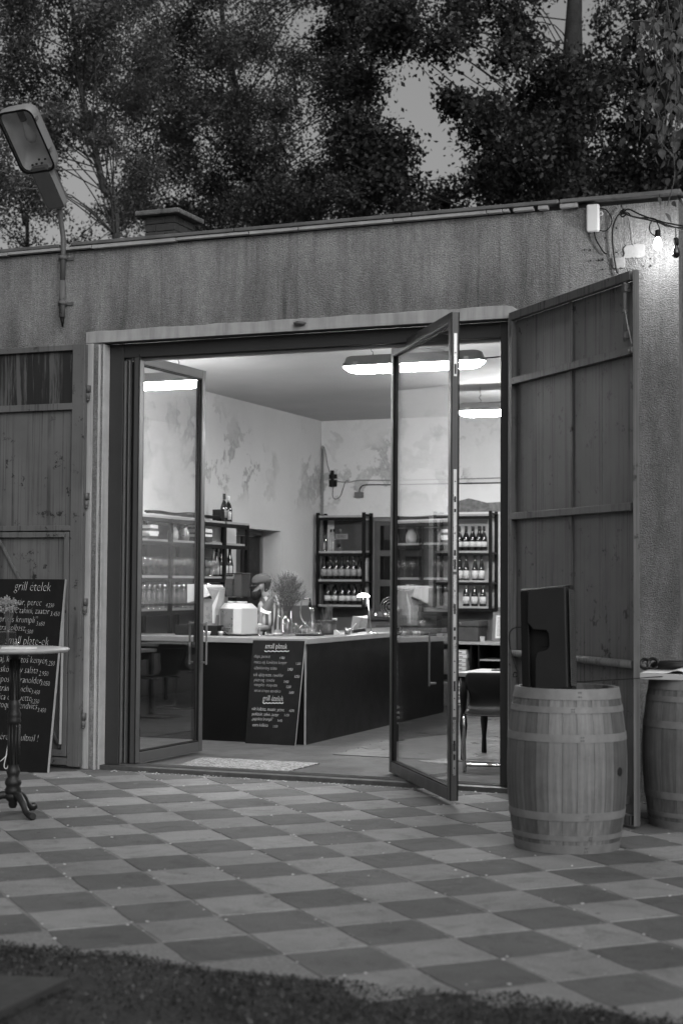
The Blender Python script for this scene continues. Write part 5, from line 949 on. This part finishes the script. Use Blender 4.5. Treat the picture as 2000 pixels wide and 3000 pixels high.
def wc(pts, r, mt, name, label): tag(MB().tube(spline([at(a, b, Y=YB-.015) for a, b in pts]), r, 6).build(name, MT[mt], None), label, 'cable')
wc([(1053, 1442), (1054, 1432), (1063, 1422), (1085, 1420), (1150, 1420), (1300, 1417), (1470, 1414)], .007, 'cable', 'wall_cable', 'black cable running right along the back wall from the junction box')
wc([(976, 1425), (974, 1450), (980, 1462), (995, 1455), (1005, 1430), (1012, 1410), (1020, 1409)], .004, 'cable', 'wall_cable', 'looping thin cable hanging below the black bracket')
wc([(971, 1397), (960, 1365), (953, 1325), (948, 1309), (944, 1312), (943, 1350), (943, 1500)], .004, 'cable', 'wall_cable', 'thin cable rising from the bracket to the room corner')
wc([(985, 1410), (1020, 1413), (1055, 1407), (1150, 1407), (1300, 1404), (1470, 1400)], .006, 'lampgrey', 'wall_conduit', 'pale cable conduit along the back wall above the black cable')
tag(MB().cyl((XL+.03, YB-.03, FZ), (XL+.03, YB-.03, 3.35), .014, n=8).build('corner_pipe', MT['lampgrey']), 'thin grey pipe running down the back corner of the room', 'pipe')
c = at(1143, 1778, Y=YB-.12); t = thing('wire_fan', 'round chrome ringed desk fan beside the back window sill', 'fan', (c.x, c.y, 1.10))
for r in (.125, .095, .06): MB().tube([c+Vector((math.cos(a)*r*.9, math.cos(a)*r*.4, math.sin(a)*r)) for a in [i*2*math.pi/28 for i in range(29)]], .007, 6, caps=False).build('ring', MT['chrome'], t)
MB().lathe([(0, -.03), (.03, -.02), (.03, .02), (0, .03)], c, 14).build('motor', MT['steel'], t); MB().tube([c-Vector((0, 0, .13)), c-Vector((0, 0, .22)), ], .01, 8).build('fan_stem', MT['steel'], t); MB().lathe([(0, -.235), (.07, -.235), (.06, -.22), (0, -.215)], c, 18).build('fan_foot', MT['steel'], t)
MB().box(c.x-.15, c.x+.35, YB-.25, YB-.062, c.z-.262, c.z-.236).build('ledge_board', MT['woodd'], wn)
# ------------------------------------------------------------------ sideboard with trunk, framed menu, cartons
sb = thing('sideboard', 'dark open sideboard with a pale top along the back wall', 'sideboard', (-5.2, 7.45, FZ)); MB().box(-6.6, -4.2, 7.12, YB-.003, .795, .83).build('top_board', MT['shelfwood'], sb, .004)
for x in (-6.6, -5.66, -5.56, -4.22): MB().box(x, x+.02, 7.16, YB-.01, FZ, .794).build('side_board', MT['shelfframe'], sb)
MB().box(-6.58, -4.22, 7.7, 7.71, FZ, .79).build('back_board', MT['frame_black'], sb); MB().box(-6.579, -5.661, 7.16, 7.69, .40, .42).build('inner_shelf', MT['shelfframe'], sb); MB().box(-5.54, -4.221, 7.16, 7.69, .60, .615).build('inner_shelf', MT['shelfwood'], sb)
k = 0
for k, z0 in enumerate((.425, .475, .525, .575, .625, .675)):
    t = thing('carton', ORD[k]+' flat stickered carton from the bottom of the stack in the sideboard', 'carton', (-5.82, 7.3, z0), 0, 'cartons in the sideboard'); dx = random.uniform(-.008, .008); MB().box(-6.1+dx, -5.69+dx, 7.15, 7.45, z0+.001, z0+.049).build('carton_body', MT['carton'], t, .002); st_ = MB().box(-5.85+dx, -5.705+dx, 7.148, 7.1495, z0+.004, z0+.045).build('sticker', MT['paper'], t); MB().box(-5.80+dx, -5.755+dx, 7.1465, 7.1475, z0+.012, z0+.022).build('barcode', MT['ink'], st_)
for k, z0 in enumerate((.035, .135, .235)):
    t = thing('carton', ('lowest', 'middle', 'upper')[k]+' larger carton on the bottom shelf of the sideboard', 'carton', (-5.9, 7.3, z0), 0, 'cartons low in the sideboard'); MB().box(-6.2, -5.70, 7.15, 7.5, z0+.001, z0+.098).build('carton_body', MT['carton'], t, .002); st_ = MB().box(-5.86, -5.72, 7.148, 7.1495, z0+.02, z0+.08).build('sticker', MT['paper'], t); MB().box(-5.81, -5.76, 7.1465, 7.1475, z0+.03, z0+.045).build('barcode', MT['ink'], st_)
t = thing('old_trunk', 'dark lidded trunk standing on the sideboard', 'trunk', (-5.9, 7.35, .831)); MB().box(-6.15, -5.565, 7.18, 7.55, .832, 1.01).build('trunk_body', MT['trunk_case'], t, .01); MB().box(-6.165, -5.55, 7.165, 7.565, 1.011, 1.085).build('trunk_lid', MT['trunk_case'], t, .012); c = at(1347, 1824, Y=7.16); MB().lathe([(.010, -.002), (.016, -.002), (.016, .002), (.010, .002)], (0, 0, 0), 6).build('lid_badge', MT['steel'], t); o_ = [o for o in t.children if o.name.startswith('lid_badge')][0]; o_.location = Vector((c.x, 7.16, 1.048))-ORG[t]; o_.rotation_euler = (R(90), 0, 0)
t = thing('framed_menu', 'framed printed menu leaning on the back wall above the sideboard', 'framed menu', (-5.35, 7.5, .831)); M4 = Matrix.Translation((-5.30, 7.42, .834)) @ Matrix.Rotation(R(-9), 4, 'X')
def put4(m, nm, mt, par=None): m.v = [tuple(M4 @ Vector(v)) for v in m.v]; return m.build(nm, MT[mt], par or t)
put4(MB().box(-.16, .16, 0, .018, 0, .36), 'frame', 'woodm'); sh = put4(MB().box(-.118, .125, -.003, -.001, .035, .32), 'printed_sheet', 'paper'); m = MB()
for k in range(15): z = .29-.016*k; m.box(-.10, -.10+random.uniform(.04, .09), -.0045, -.0035, z, z+.004); m.box(.075, .10, -.0045, -.0035, z, z+.004)
put4(m, 'print_lines', 'ink', sh); t = thing('price_card', 'tiny white card between the trunk and the framed menu', 'card', (-5.52, 7.25, .831)); MB().box(-5.545, -5.49, 7.2, 7.215, .832, .895).build('card_body', MT['white'], t)
# ------------------------------------------------------------------ tables and cantilever chairs on the right
def table(loc, label, w=1.15, d=.7):
    t = thing('cafe_table', label, 'table', loc); MB().box(-w/2, w/2, -d/2, d/2, .715, .75).build('table_top', MT['wood'], t, .004, True)
    for sx in (-1, 1):
        for sy in (-1, 1): MB().lathe([(0, 0), (.02, 0), (.024, .02), (.020, .16), (.034, .30), (.022, .42), (.034, .55), (.034, .714), (0, .714)], (sx*(w/2-.045), sy*(d/2-.045), 0), 12).build('leg', MT['frame_black'], t, 0, True)
    MB().box(-w/2+.06, w/2-.06, -d/2+.06, d/2-.06, .63, .714).build('apron', MT['frame_black'], t, 0, True); return t
table((-3.47, 1.93, FZ), 'cafe table just inside the gateway at the right'); table((-3.2, 3.9, FZ), 'second cafe table further inside along the right wall'); table((-3.2, 5.8, FZ), 'third cafe table at the back of the right wall')
def chair(loc, rz, label, proto=[]):
    if proto: return dup(proto[0], loc, rz, label)
    t = thing('cantilever_chair', label, 'chair', loc, rz, 'black cantilever chairs'); proto.append(t); r = .0128    # faces +y, seat .46
    for s in (-1, 1): x = s*.20; MB().tube(spline([(x*.9, -.17, .44), (x, -.02, .445), (x, .17, .44), (x, .225, .40), (x, .22, .20), (x, .215, .05), (x, .17, .013), (x, .0, .013), (x, -.20, .013), (x*.9, -.235, .013), (0, -.24, .013)]), r, 10).build('frame_tube', MT['chrome'], t, 0, True); MB().box(x-.014, x+.014, .06, .12, 0, .006).build('foot_pad', MT['frame_black'], t, 0, True)
    m = MB(); rows = []; n = 12; prof = [(.22, .445), (.10, .452), (-.05, .448), (-.14, .452), (-.195, .49), (-.215, .56), (-.225, .64), (-.24, .72), (-.26, .775)]
    for k, (y, z) in enumerate(prof):
        w = (.19, .205, .205, .20, .19, .15, .20, .215, .20)[k]
        for j in range(n+1):
            u = -1+2*j/n; cu = .025*u*u if k > 4 else (.012*u*u); rows.append((u*w, y+(cu if k > 4 else 0), z+(cu if k <= 4 else 0)))
    F_ = [(i*(n+1)+j, i*(n+1)+j+1, (i+1)*(n+1)+j+1, (i+1)*(n+1)+j) for i in range(len(prof)-1) for j in range(n)]; m.add(rows, F_, True); o = m.build('seat_shell', MT['seat'], t, 0, True); sm = o.modifiers.new('solid', 'SOLIDIFY'); sm.thickness = .012; sb_ = o.modifiers.new('sub', 'SUBSURF'); sb_.levels = sb_.render_levels = 1; return t
chair((-3.60, 1.06, FZ), R(195), 'black cantilever chair turned towards the gateway in front of the nearest table'); chair((-3.62, 2.62, FZ), R(170), 'black cantilever chair on the far side of the nearest table'); chair((-3.05, 2.72, FZ), R(185), 'black cantilever chair on the far side of the nearest table, right one'); chair((-3.5, 3.2, FZ), R(5), 'black cantilever chair at the second cafe table'); chair((-3.95, 4.0, FZ), R(-85), 'black cantilever chair at the end of the second cafe table'); chair((-3.5, 5.2, FZ), R(-5), 'black cantilever chair at the third cafe table')
p = at(1378, 1975, Z=.752+FZ); t = thing('table_menu', 'thin dark folder lying on the nearest cafe table', 'folder', tuple(p)); MB().box(-3.86, -3.64, 1.98, 2.2, .7815, .790).build('folder_cover', MT['frame_black'], t)
# rack, prints and glasses on the right wall: these are what the left door glass mirrors
rr_ = thing('glass_rack', 'black rack of bottles and glasses on the right wall mirrored in the left door', 'rack', (XR-.15, 3.2, 1.2))
for y in (1.9, 2.7, 3.5, 4.3):
    MB().box(XR-.30, XR-.265, y-.02, y+.02, 1.2, 2.25).build('upright', MT['shelfframe'], rr_)
for z in (1.25, 1.6, 1.95, 2.24): MB().box(XR-.30, XR-.005, 1.87, 4.33, z-.012, z+.012).build('shelf', MT['shelfwood'], rr_)
for i in range(20): dup(gp, (XR-.22, 1.98+.115*i, 1.262), 0, ORD[i]+' stemmed glass from the gateway on the right wall rack', 'wine glasses on the right wall rack')
for i in range(16): dup(tp_, (XR-.14, 1.98+.14*i, 1.612), 0, ORD[i]+' tumbler from the gateway on the right wall rack', 'tumblers on the right wall rack')
# ------------------------------------------------------------------ the barman
def person():
    t = thing('person', 'bearded person in striped short sleeved shirt and cap, seen in profile behind the counter', 'person', (-6.785, 3.67, FZ), R(204)); t.scale = (.965, .965, .965)
    def cap(m, p, q, r0, r1, n=14):
        p, q = Vector(p), Vector(q); d = (q-p).normalized(); P = []; rs = []
        for k in range(4): a = R(90-30*k) if k else R(88); P.append(p-d*r0*math.sin(a)); rs.append(max(r0*math.cos(a), .002))
        for k in range(1, 5): a = R(30*(k-1)) if k < 4 else R(88); P.append(q+d*r1*math.sin(a)); rs.append(max(r1*math.cos(a), .002))
        m.tube(P, rs, n)
    def ell(m, c, a, b, h, n=18, tilt=0):
        prof = [(math.sin(math.pi*k/12), -math.cos(math.pi*k/12)) for k in range(13)]; b0 = len(m.v); m.lathe([(max(r, .003), z) for r, z in prof], (0, 0, 0), n); Rt = Matrix.Rotation(tilt, 3, 'Y')
        for i in range(b0, len(m.v)): v = m.v[i]; m.v[i] = tuple(Rt @ Vector((v[0]*a, v[1]*b, v[2]*h))+Vector(c))
    # body
    m = MB(); hd = Vector((.080, 0, 1.520))
    def loft(m, rows, n=22, off=0.0):
        b0 = len(m.v)
        for z, f, bk, w in rows:
            for k in range(n): a = 2*math.pi*k/n; m.v.append(tuple(hd+Vector(((f+bk)/2+((f-bk)/2+off)*math.cos(a), (w+off)*math.sin(a), z))))
        for i in range(len(rows)-1):
            for k in range(n): m.f.append((b0+i*n+k, b0+i*n+(k+1) % n, b0+(i+1)*n+(k+1) % n, b0+(i+1)*n+k)); m.s.append(True)
        m.f.append(tuple(b0+k for k in reversed(range(n)))); m.f.append(tuple(b0+(len(rows)-1)*n+k for k in range(n))); m.s += [False, False]
    HR = [(-.122, .070, .020, .020), (-.112, .084, -.005, .036), (-.09, .091, -.032, .051), (-.06, .090, -.058, .060), (-.035, .087, -.075, .066), (-.01, .084, -.088, .070), (.015, .083, -.098, .073), (.035, .090, -.103, .075), (.06, .088, -.105, .076), (.09, .073, -.095, .068), (.11, .045, -.07, .05), (.122, .01, -.03, .02)]
    cap(m, (-.045, 0, 1.33), (.028, 0, 1.45), .060, .056); loft(m, HR)
    cap(m, hd+Vector((.084, 0, .022)), hd+Vector((.106, 0, -.020)), .008, .012, 10); ell(m, hd+Vector((.088, 0, -.055)), .010, .022, .006); ell(m, hd+Vector((.088, 0, -.068)), .009, .020, .006)
    for s in (-1, 1): ell(m, hd+Vector((-.012, s*.074, -.005)), .019, .009, .030)
    prof = [(.13, .80), (.165, .88), (.15, 1.0), (.15, 1.12), (.17, 1.24), (.165, 1.32), (.10, 1.39), (.05, 1.41)]; b0 = len(m.v); m.lathe([(.002, .79)]+prof+[(.002, 1.412)], (0, 0, 0), 20)
    for i in range(b0, len(m.v)): v = m.v[i]; m.v[i] = (v[0]*.66-.03-(.03*(v[2]-1.0)), v[1]*1.08, v[2])
    for s, el, wr in ((1, (.0, .235, 1.09), (.23, .20, 1.045)), (-1, (.05, -.22, 1.08), (.27, -.13, 1.06))):
        sh = Vector((-.04, s*.185, 1.335)); cap(m, sh, el, .050, .042); cap(m, el, wr, .040, .028)
        w = Vector(wr); d = (w-Vector(el)).normalized(); side = Vector((-d.y, d.x, 0)); m.obox(w+d*.055, d*.045, side*.036, Vector((0, 0, .013)))
        for k in range(4): f0 = w+d*.095+side*(-.028+.019*k); l = (.036, .042, .04, .03)[k]; cap(m, f0, f0+d*l+Vector((0, 0, -.012)), .0085, .0075, 8); cap(m, f0+d*l+Vector((0, 0, -.012)), f0+d*(l+.022)+Vector((0, 0, -.034)), .0075, .0065, 8)
        th = w+d*.03-side*.03*s; cap(m, th, th+d*.045-side*.028*s+Vector((0, 0, -.012)), .0105, .0085, 8)
    for s in (-1, 1): cap(m, (-.02, s*.09, .84), (.0, s*.10, .48), .082, .056); cap(m, (.0, s*.10, .48), (-.03, s*.105, .09), .052, .036); cap(m, (-.04, s*.105, .045), (.12, s*.115, .03), .038, .03)
    def rm(o, v, it=6): r_ = o.modifiers.new('remesh', 'REMESH'); r_.mode = 'VOXEL'; r_.voxel_size = v; r_.use_smooth_shade = True; s_ = o.modifiers.new('smooth', 'SMOOTH'); s_.iterations = it; s_.factor = .5
    rm(m.build('body', MT['skin'], t, 0, True), .007, 4)
    # shirt with short sleeves
    m = MB(); m.lathe([(.002, .845), (.178, .85), (.178, .9), (.168, 1.0), (.168, 1.12), (.188, 1.24), (.182, 1.33), (.12, 1.40), (.072, 1.425), (.002, 1.42)], (0, 0, 0), 24)
    for i in range(len(m.v)): v = m.v[i]; m.v[i] = (v[0]*.80-.03-(.03*(v[2]-1.0)), v[1]*1.08, v[2])
    for s, el in ((1, (.0, .235, 1.09)), (-1, (.05, -.22, 1.08))): sh = Vector((-.04, s*.185, 1.335)); e = sh.lerp(Vector(el), .78); cap(m, sh, e, .066, .066)
    rm(m.build('shirt', MT['shirt'], t, 0, True), .010, 6)
    m = MB(); [cap(m, (-.02, s*.088, .84), (.0, s*.10, .48), .095, .07) for s in (-1, 1)]; [cap(m, (.0, s*.10, .48), (-.03, s*.105, .11), .066, .055) for s in (-1, 1)]; ell(m, (-.03, 0, .86), .13, .175, .09); rm(m.build('trousers', MT['trousers'], t, 0, True), .012, 5)
    for s in (-1, 1): m = MB(); cap(m, (-.05, s*.105, .045), (.13, s*.118, .035), .045, .038); m.box(-.09, .165, s*.11-.045, s*.11+.045, 0, .022); rm(m.build('shoe', MT['shoe'], t, 0, True), .01, 4)
    # hair, beard, cap
    m = MB(); loft(m, [(-.075, -.03, -.075, .045), (-.05, -.03, -.088, .060), (-.02, -.03, -.100, .070), (.02, -.02, -.112, .078), (.06, .0, -.115, .080)], 18); rm(m.build('hair', MT['hair'], t, 0, True), .007, 1)
    m = MB(); loft(m, [(-.150, .080, .035, .024), (-.135, .098, .012, .042), (-.11, .104, -.012, .056), (-.085, .102, -.030, .064), (-.062, .094, -.038, .068), (-.045, .060, -.034, .070), (-.02, .012, -.022, .0745), (.01, .004, -.016, .0755)], 22); ell(m, hd+Vector((.094, 0, -.044)), .011, .028, .007); rm(m.build('beard', MT['hair'], t, 0, True), .006, 1)
    for s in (-1, 1): e_ = MB(); ell(e_, hd+Vector((.076, s*.034, .013)), .010, .013, .007, 12); e_.build('eye', MT['eye'], t, 0, True); e_ = MB(); cap(e_, hd+Vector((.086, s*.018, .034)), hd+Vector((.072, s*.052, .035)), .004, .003, 6); e_.build('eyebrow', MT['hair'], t, 0, True)
    m = MB(); prof = [(.102, .0), (.105, .03), (.099, .062), (.080, .086), (.046, .101), (.002, .105)]; m.lathe([(.096, 0)]+prof, (0, 0, 0), 24)
    for i in range(len(m.v)): v = Vector(m.v[i]); v = Vector((v.x*1.02, v.y*.86, v.z)); v = Matrix.Rotation(R(9), 3, 'Y') @ v; m.v[i] = tuple(v+hd+Vector((-.015, 0, .035)))
    cp = m.build('cap', MT['cap'], t, 0, True)
    m = MB(); n = 14
    for k in range(n+1): a = R(-70+140*k/n); m.v += [tuple(hd+Vector((-.02+.10*math.cos(a), .085*math.sin(a), .032-.02*math.cos(a)))), tuple(hd+Vector((-.0+.155*math.cos(a), .095*math.sin(a), .012-.02*math.cos(a))))]
    m.f = [(2*k, 2*k+1, 2*k+3, 2*k+2) for k in range(n)]; m.s = [True]*n; o = m.build('visor', MT['capdark'], cp, 0, True); so = o.modifiers.new('solid', 'SOLIDIFY'); so.thickness = .006
    m = MB(); c_ = hd+Vector((-.118, 0, .045)); m.prism([(.026*math.cos(R(a)), .030*math.sin(R(a))) for a in range(0, 190, 15)]+[(-.026, -.004), (.026, -.004)], c_, (0, 1, 0), (.18, 0, 1), (.02, 0, 0)); m.build('cap_opening', MT['hair'], cp, 0, True)
person()
# ================================================================== TREES BEHIND THE ROOF AND VINE AT THE CORNER
def leaf_mesh(name, C, N_, size, seed, jit=.35, aspect=.62):
    """rhombic leaves at centres C facing roughly N_ (numpy)"""
    g = np.random.default_rng(seed); n = len(C)
    d = g.normal(size=(n, 3)); d /= np.linalg.norm(d, axis=1)[:, None]; nn_ = g.normal(size=(n, 3)); s = size*g.uniform(.6, 1.3, n)[:, None]
    b = np.cross(d, nn_); b /= np.linalg.norm(b, axis=1)[:, None]; up = np.cross(d, b)
    v = np.stack([C-d*s*.5, C+b*s*aspect*.5+up*s*.10-d*s*.06, C+d*s*.5, C-b*s*aspect*.5+up*s*.10-d*s*.06], 1).reshape(-1, 3)
    me = bpy.data.meshes.new(name); me.vertices.add(4*n); me.vertices.foreach_set('co', v.ravel().astype(np.float32)); me.loops.add(4*n); me.loops.foreach_set('vertex_index', np.arange(4*n, dtype=np.int32))
    me.polygons.add(n); me.polygons.foreach_set('loop_start', np.arange(0, 4*n, 4, dtype=np.int32)); me.polygons.foreach_set('loop_total', np.full(n, 4, dtype=np.int32)); me.update(calc_edges=True); me.validate(); return me
def coregap(px, py): return (1100 < px < 1250 and 180 < py < 360) or (1190 < px < 1360 and 310 < py < 540)
def tree(name, label, base, top_pts, clumps, leaf, lsize, bark, seed, r0=.16, twig=True, per=None):
    """top_pts: trunk polyline; clumps: (centre, (rx, ry, rz), leaf count)"""
    t = thing(name, label, 'tree', base, 0, 'trees behind the building'); g = np.random.default_rng(seed); rr = random.Random(seed)
    pts = [Vector(base)]+[Vector(p) for p in top_pts]; n = len(pts); MB().tube(spline(pts, 4), [r0*(1-.72*i/(4*(n-1))) for i in range(4*(n-1)+1)], 10).build('trunk', MT[bark], t)
    lim = MB(); L = []
    sp = spline(pts, 6)
    for c, rad, cnt in clumps:
        c = Vector(c); cand = [p for p in sp[len(sp)//6:] if c.z-2.6 < p.z < c.z-.25] or sp[len(sp)//6:len(sp)//6+2]; s0 = rr.choice(cand); cross = any(coregap(*topix(s0.lerp(c, f_/8))[:2]) for f_ in range(9)); mid = s0.lerp(c, .5)+Vector((rr.gauss(0, .22), rr.gauss(0, .22), .22))
        if not cross: lim.tube(spline([s0, mid, c, c+(c-mid)*.5], 3), [.011]*3+[.009]*3+[.006]*3+[.003], 5, caps=False)
        nt = max(6, cnt//60)
        for k in range(nt):
            q = g.normal(size=3); q /= np.linalg.norm(q); q *= rr.random()**.4; e = c+Vector((q[0]*rad[0], q[1]*rad[1], q[2]*rad[2])); f = c.lerp(e, rr.uniform(.1, .5)); lim.tube([f, f.lerp(e, .6)+Vector((0, 0, .04)), e], [.010, .007, .003], 4, caps=False)
            m_ = cnt//nt; tt = g.uniform(.35, 1.08, m_)[:, None]; P = np.array(f)+(np.array(e)-np.array(f))*tt+g.normal(size=(m_, 3))*np.array([.24, .24, .22])*min(1, max(rad)/.7); L.append(P)
    lim.build('limbs', MT[bark], t); C_ = np.concatenate(L); link('crown', leaf_mesh('crown', C_, None, lsize, seed), MT[leaf], t); return len(C_)
def cl(px, py, D, rpx, rpy, cnt, rd=None):
    k = D/FPX; return (at(px, py, D=D), (rpx*k, (rd or rpx)*k*.8, rpy*k), int(cnt))
rr = random.Random(77)
def gap(px, py): return ((px-1175)/92)**2+((py-275)/110)**2 < 1 or ((px-1275)/98)**2+((py-430)/140)**2 < 1
def fill(x0, x1, y0, y1, D, step, r, cnt, skip=lambda x, y: False, jit=.5):
    out = []; y = y0
    while y <= y1:
        x = x0
        while x <= x1:
            a, b = x+rr.uniform(-jit, jit)*step, y+rr.uniform(-jit, jit)*step
            if not skip(a, b): out.append(cl(a, b, D+rr.uniform(-2, 2), r*rr.uniform(.75, 1.25), r*rr.uniform(.7, 1.1), cnt*rr.uniform(.6, 1.3)))
            x += step
        y += step
    return out
# left: pale barked tree, dense above, thin below where the sky shows through
def skA(x, y): return (y > 430 and rr.random() < .4) or (130 < x < 400 and 330 < y < 470 and rr.random() < .5) or (150 < x < 340 and y > 480) or gap(x, y)
A_ = fill(-60, 430, -60, 650, 23.5, 80, 76, 1020, skA)
tree('birch_tree', 'slender pale barked tree with thin foliage behind the street lamp', (at(345, 700, D=23.5).x, at(345, 700, D=23.5).y, 0), [at(340, 690, D=23.5), at(305, 560, D=23.5), at(275, 420, D=23.5), at(235, 250, D=23.5), at(215, 60, D=23.5), at(205, -120, D=23.5)], A_, 'leafA', .056, 'barkpale', 11, .075)
# centre left: dense poplar
def skB(x, y): return gap(x, y) or (y < 110 and 560 < x < 940 and rr.random() < .6) or (880 < x < 960 and 100 < y < 470 and rr.random() < .7) or (470 < x < 560 and y > 560)
B_ = fill(420, 1150, -60, 650, 26, 84, 80, 1250, skB)
bx_ = at(780, 690, D=26); tree('poplar_tree', 'dense grey leaved tree behind the chimney and the gateway', (bx_.x, bx_.y, 0), [at(780, 680, D=26), at(720, 500, D=26), at(700, 300, D=26), at(660, 120, D=26), at(640, -100, D=26)], B_, 'leafB', .060, 'bark', 12, .11)
# right: big dark maple with a thick trunk
def skC(x, y): return gap(x, y) or (1610 < x < 1780 and y < 150) or (1180 < x < 1420 and y < 300 and rr.random() < .5) or (1420 < x < 1560 and 120 < y < 300 and rr.random() < .35)
C_ = fill(1030, 1720, -60, 600, 24, 86, 78, 760, skC)
cx_ = at(1668, 620, D=24); tree('maple_tree', 'big dark tree with thick straight trunk behind the right half of the roof', (cx_.x, cx_.y, 0), [at(1668, 610, D=24), at(1672, 420, D=24), at(1676, 200, D=24), at(1680, 60, D=24), at(1690, -160, D=24)], C_, 'leafC', .088, 'bark', 13, .30)
def skD(x, y): return gap(x, y) or (1640 < x < 1755 and y < 120) or (y < 480 and rr.random() < .25)
D_ = fill(1720, 2080, -60, 600, 25, 62, 55, 270, skD)
dx_ = at(1960, 620, D=25); tree('maple_tree', 'loose dark tree with a leaning trunk at the top right corner', (dx_.x, dx_.y, 0), [at(1965, 610, D=25), at(1930, 420, D=25), at(1950, 250, D=25), at(1985, 60, D=25), at(2010, -120, D=25)], D_, 'leafC', .088, 'bark', 14, .16)
# low dark thicket just above the right roof edge
E_ = fill(1290, 1990, 500, 640, 27, 80, 85, 1100, lambda x, y: x < 1400 and y < 560)
ex_ = at(1500, 660, D=27); tree('hazel_bush', 'low dark bushy tree just above the right roof edge', (ex_.x, ex_.y, 0), [at(1500, 660, D=27), at(1490, 560, D=27), at(1480, 470, D=27)], E_, 'leafC', .08, 'bark', 15, .12)
F_ = fill(-60, 340, 610, 740, 28, 80, 60, 560, lambda x, y: rr.random() < .3); fx_ = at(80, 740, D=28); tree('hazel_bush', 'thin low bush behind the roof edge at far left', (fx_.x, fx_.y, 0), [at(80, 730, D=28), at(70, 660, D=28), at(60, 590, D=28)], F_, 'leafA', .058, 'bark', 16, .05)
H_ = fill(860, 1240, 540, 650, 25, 75, 62, 1050, lambda x, y: x > 1130 and y < 590)+fill(430, 860, 590, 680, 29, 85, 70, 1300); hx_ = at(930, 660, D=25); tree('hazel_bush', 'low leafy bush above the middle of the roof edge', (hx_.x, hx_.y, 0), [at(930, 660, D=25), at(930, 600, D=25), at(925, 520, D=25)], H_, 'leafB', .060, 'bark', 17, .05)
for px, D, lf, lab, sd_ in ((-260, 24, 'leafA', 'leafy tree standing beyond the left end of the view', 18), (2330, 25, 'leafC', 'dark tree standing beyond the right end of the view', 19)):
    K_ = fill(px-240, px+170, -200, 650, D, 105, 100, 620); kx = at(px, 700, D=D); tree('birch_tree' if lf == 'leafA' else 'maple_tree', lab, (kx.x, kx.y, 0), [at(px, 690, D=D), at(px+20, 400, D=D), at(px-10, 100, D=D), at(px, -160, D=D)], K_, lf, .085, 'bark', sd_, .15)
# vine hanging over the right corner
vn = thing('climbing_vine', 'hanging vine with broad leaves at the top right corner of the wall', 'vine', tuple(at(1960, 600, Y=-.5))); m = MB(); P = []; rr = random.Random(41)
for k in range(13):
    px = rr.uniform(1890, 2070); y0 = rr.uniform(-150, 60); y1 = rr.uniform(330, 700) if px > 1930 else rr.uniform(200, 480); Yd = rr.uniform(-.75, -.25); pts = []
    for j in range(9): f = j/8; pts.append(at(px+rr.gauss(0, 14)-20*f*math.sin(k), y0+(y1-y0)*f, Y=Yd+rr.gauss(0, .03)))
    m.tube(spline(pts, 4), .0035, 5, caps=False)
    for q in spline(pts, 9):
        if rr.random() < .34: P.append((q.x+rr.gauss(0, .07), q.y+rr.gauss(0, .07), q.z+rr.gauss(0, .05)))
for px, py in ((1862, 62), (1890, 60), (1915, 55), (1935, 68), (1880, 80), (1905, 85)): v = at(px, py, Y=-.6); P += [tuple(v), (v.x+.02, v.y, v.z-.04)]
m.tube(spline([at(1850, 60, Y=-.6), at(1900, 62, Y=-.6), at(1960, 85, Y=-.6), at(2060, 110, Y=-.6)]), .004, 5)
m.build('stems', MT['stem'], vn)
lv = MB(); 
for p in P:
    s = rr.uniform(.04, .078); d = Vector((rr.gauss(0, .5), rr.gauss(0, .5), -1)).normalized(); b = d.cross(Vector((rr.gauss(0, 1), rr.gauss(0, 1), rr.gauss(0, .4)))).normalized(); u = b.cross(d); c = Vector(p)
    o = [(0, -.1), (.30, .02), (.42, .25), (.33, .52), (.14, .8), (0, 1.0)]; V_ = [c+d*(y*s)+b*(x*s)+u*(s*.22*x) for x, y in o]+[c+d*(y*s)-b*(x*s)+u*(s*.22*x) for x, y in o[1:-1]]
    lv.add(V_, [(0, 1, 2), (0, 2, 3), (0, 3, 4), (0, 4, 5), (0, 7, 6), (0, 8, 7), (0, 9, 8), (0, 5, 9)], True)
lv.build('leaves', MT['leafV'], vn)
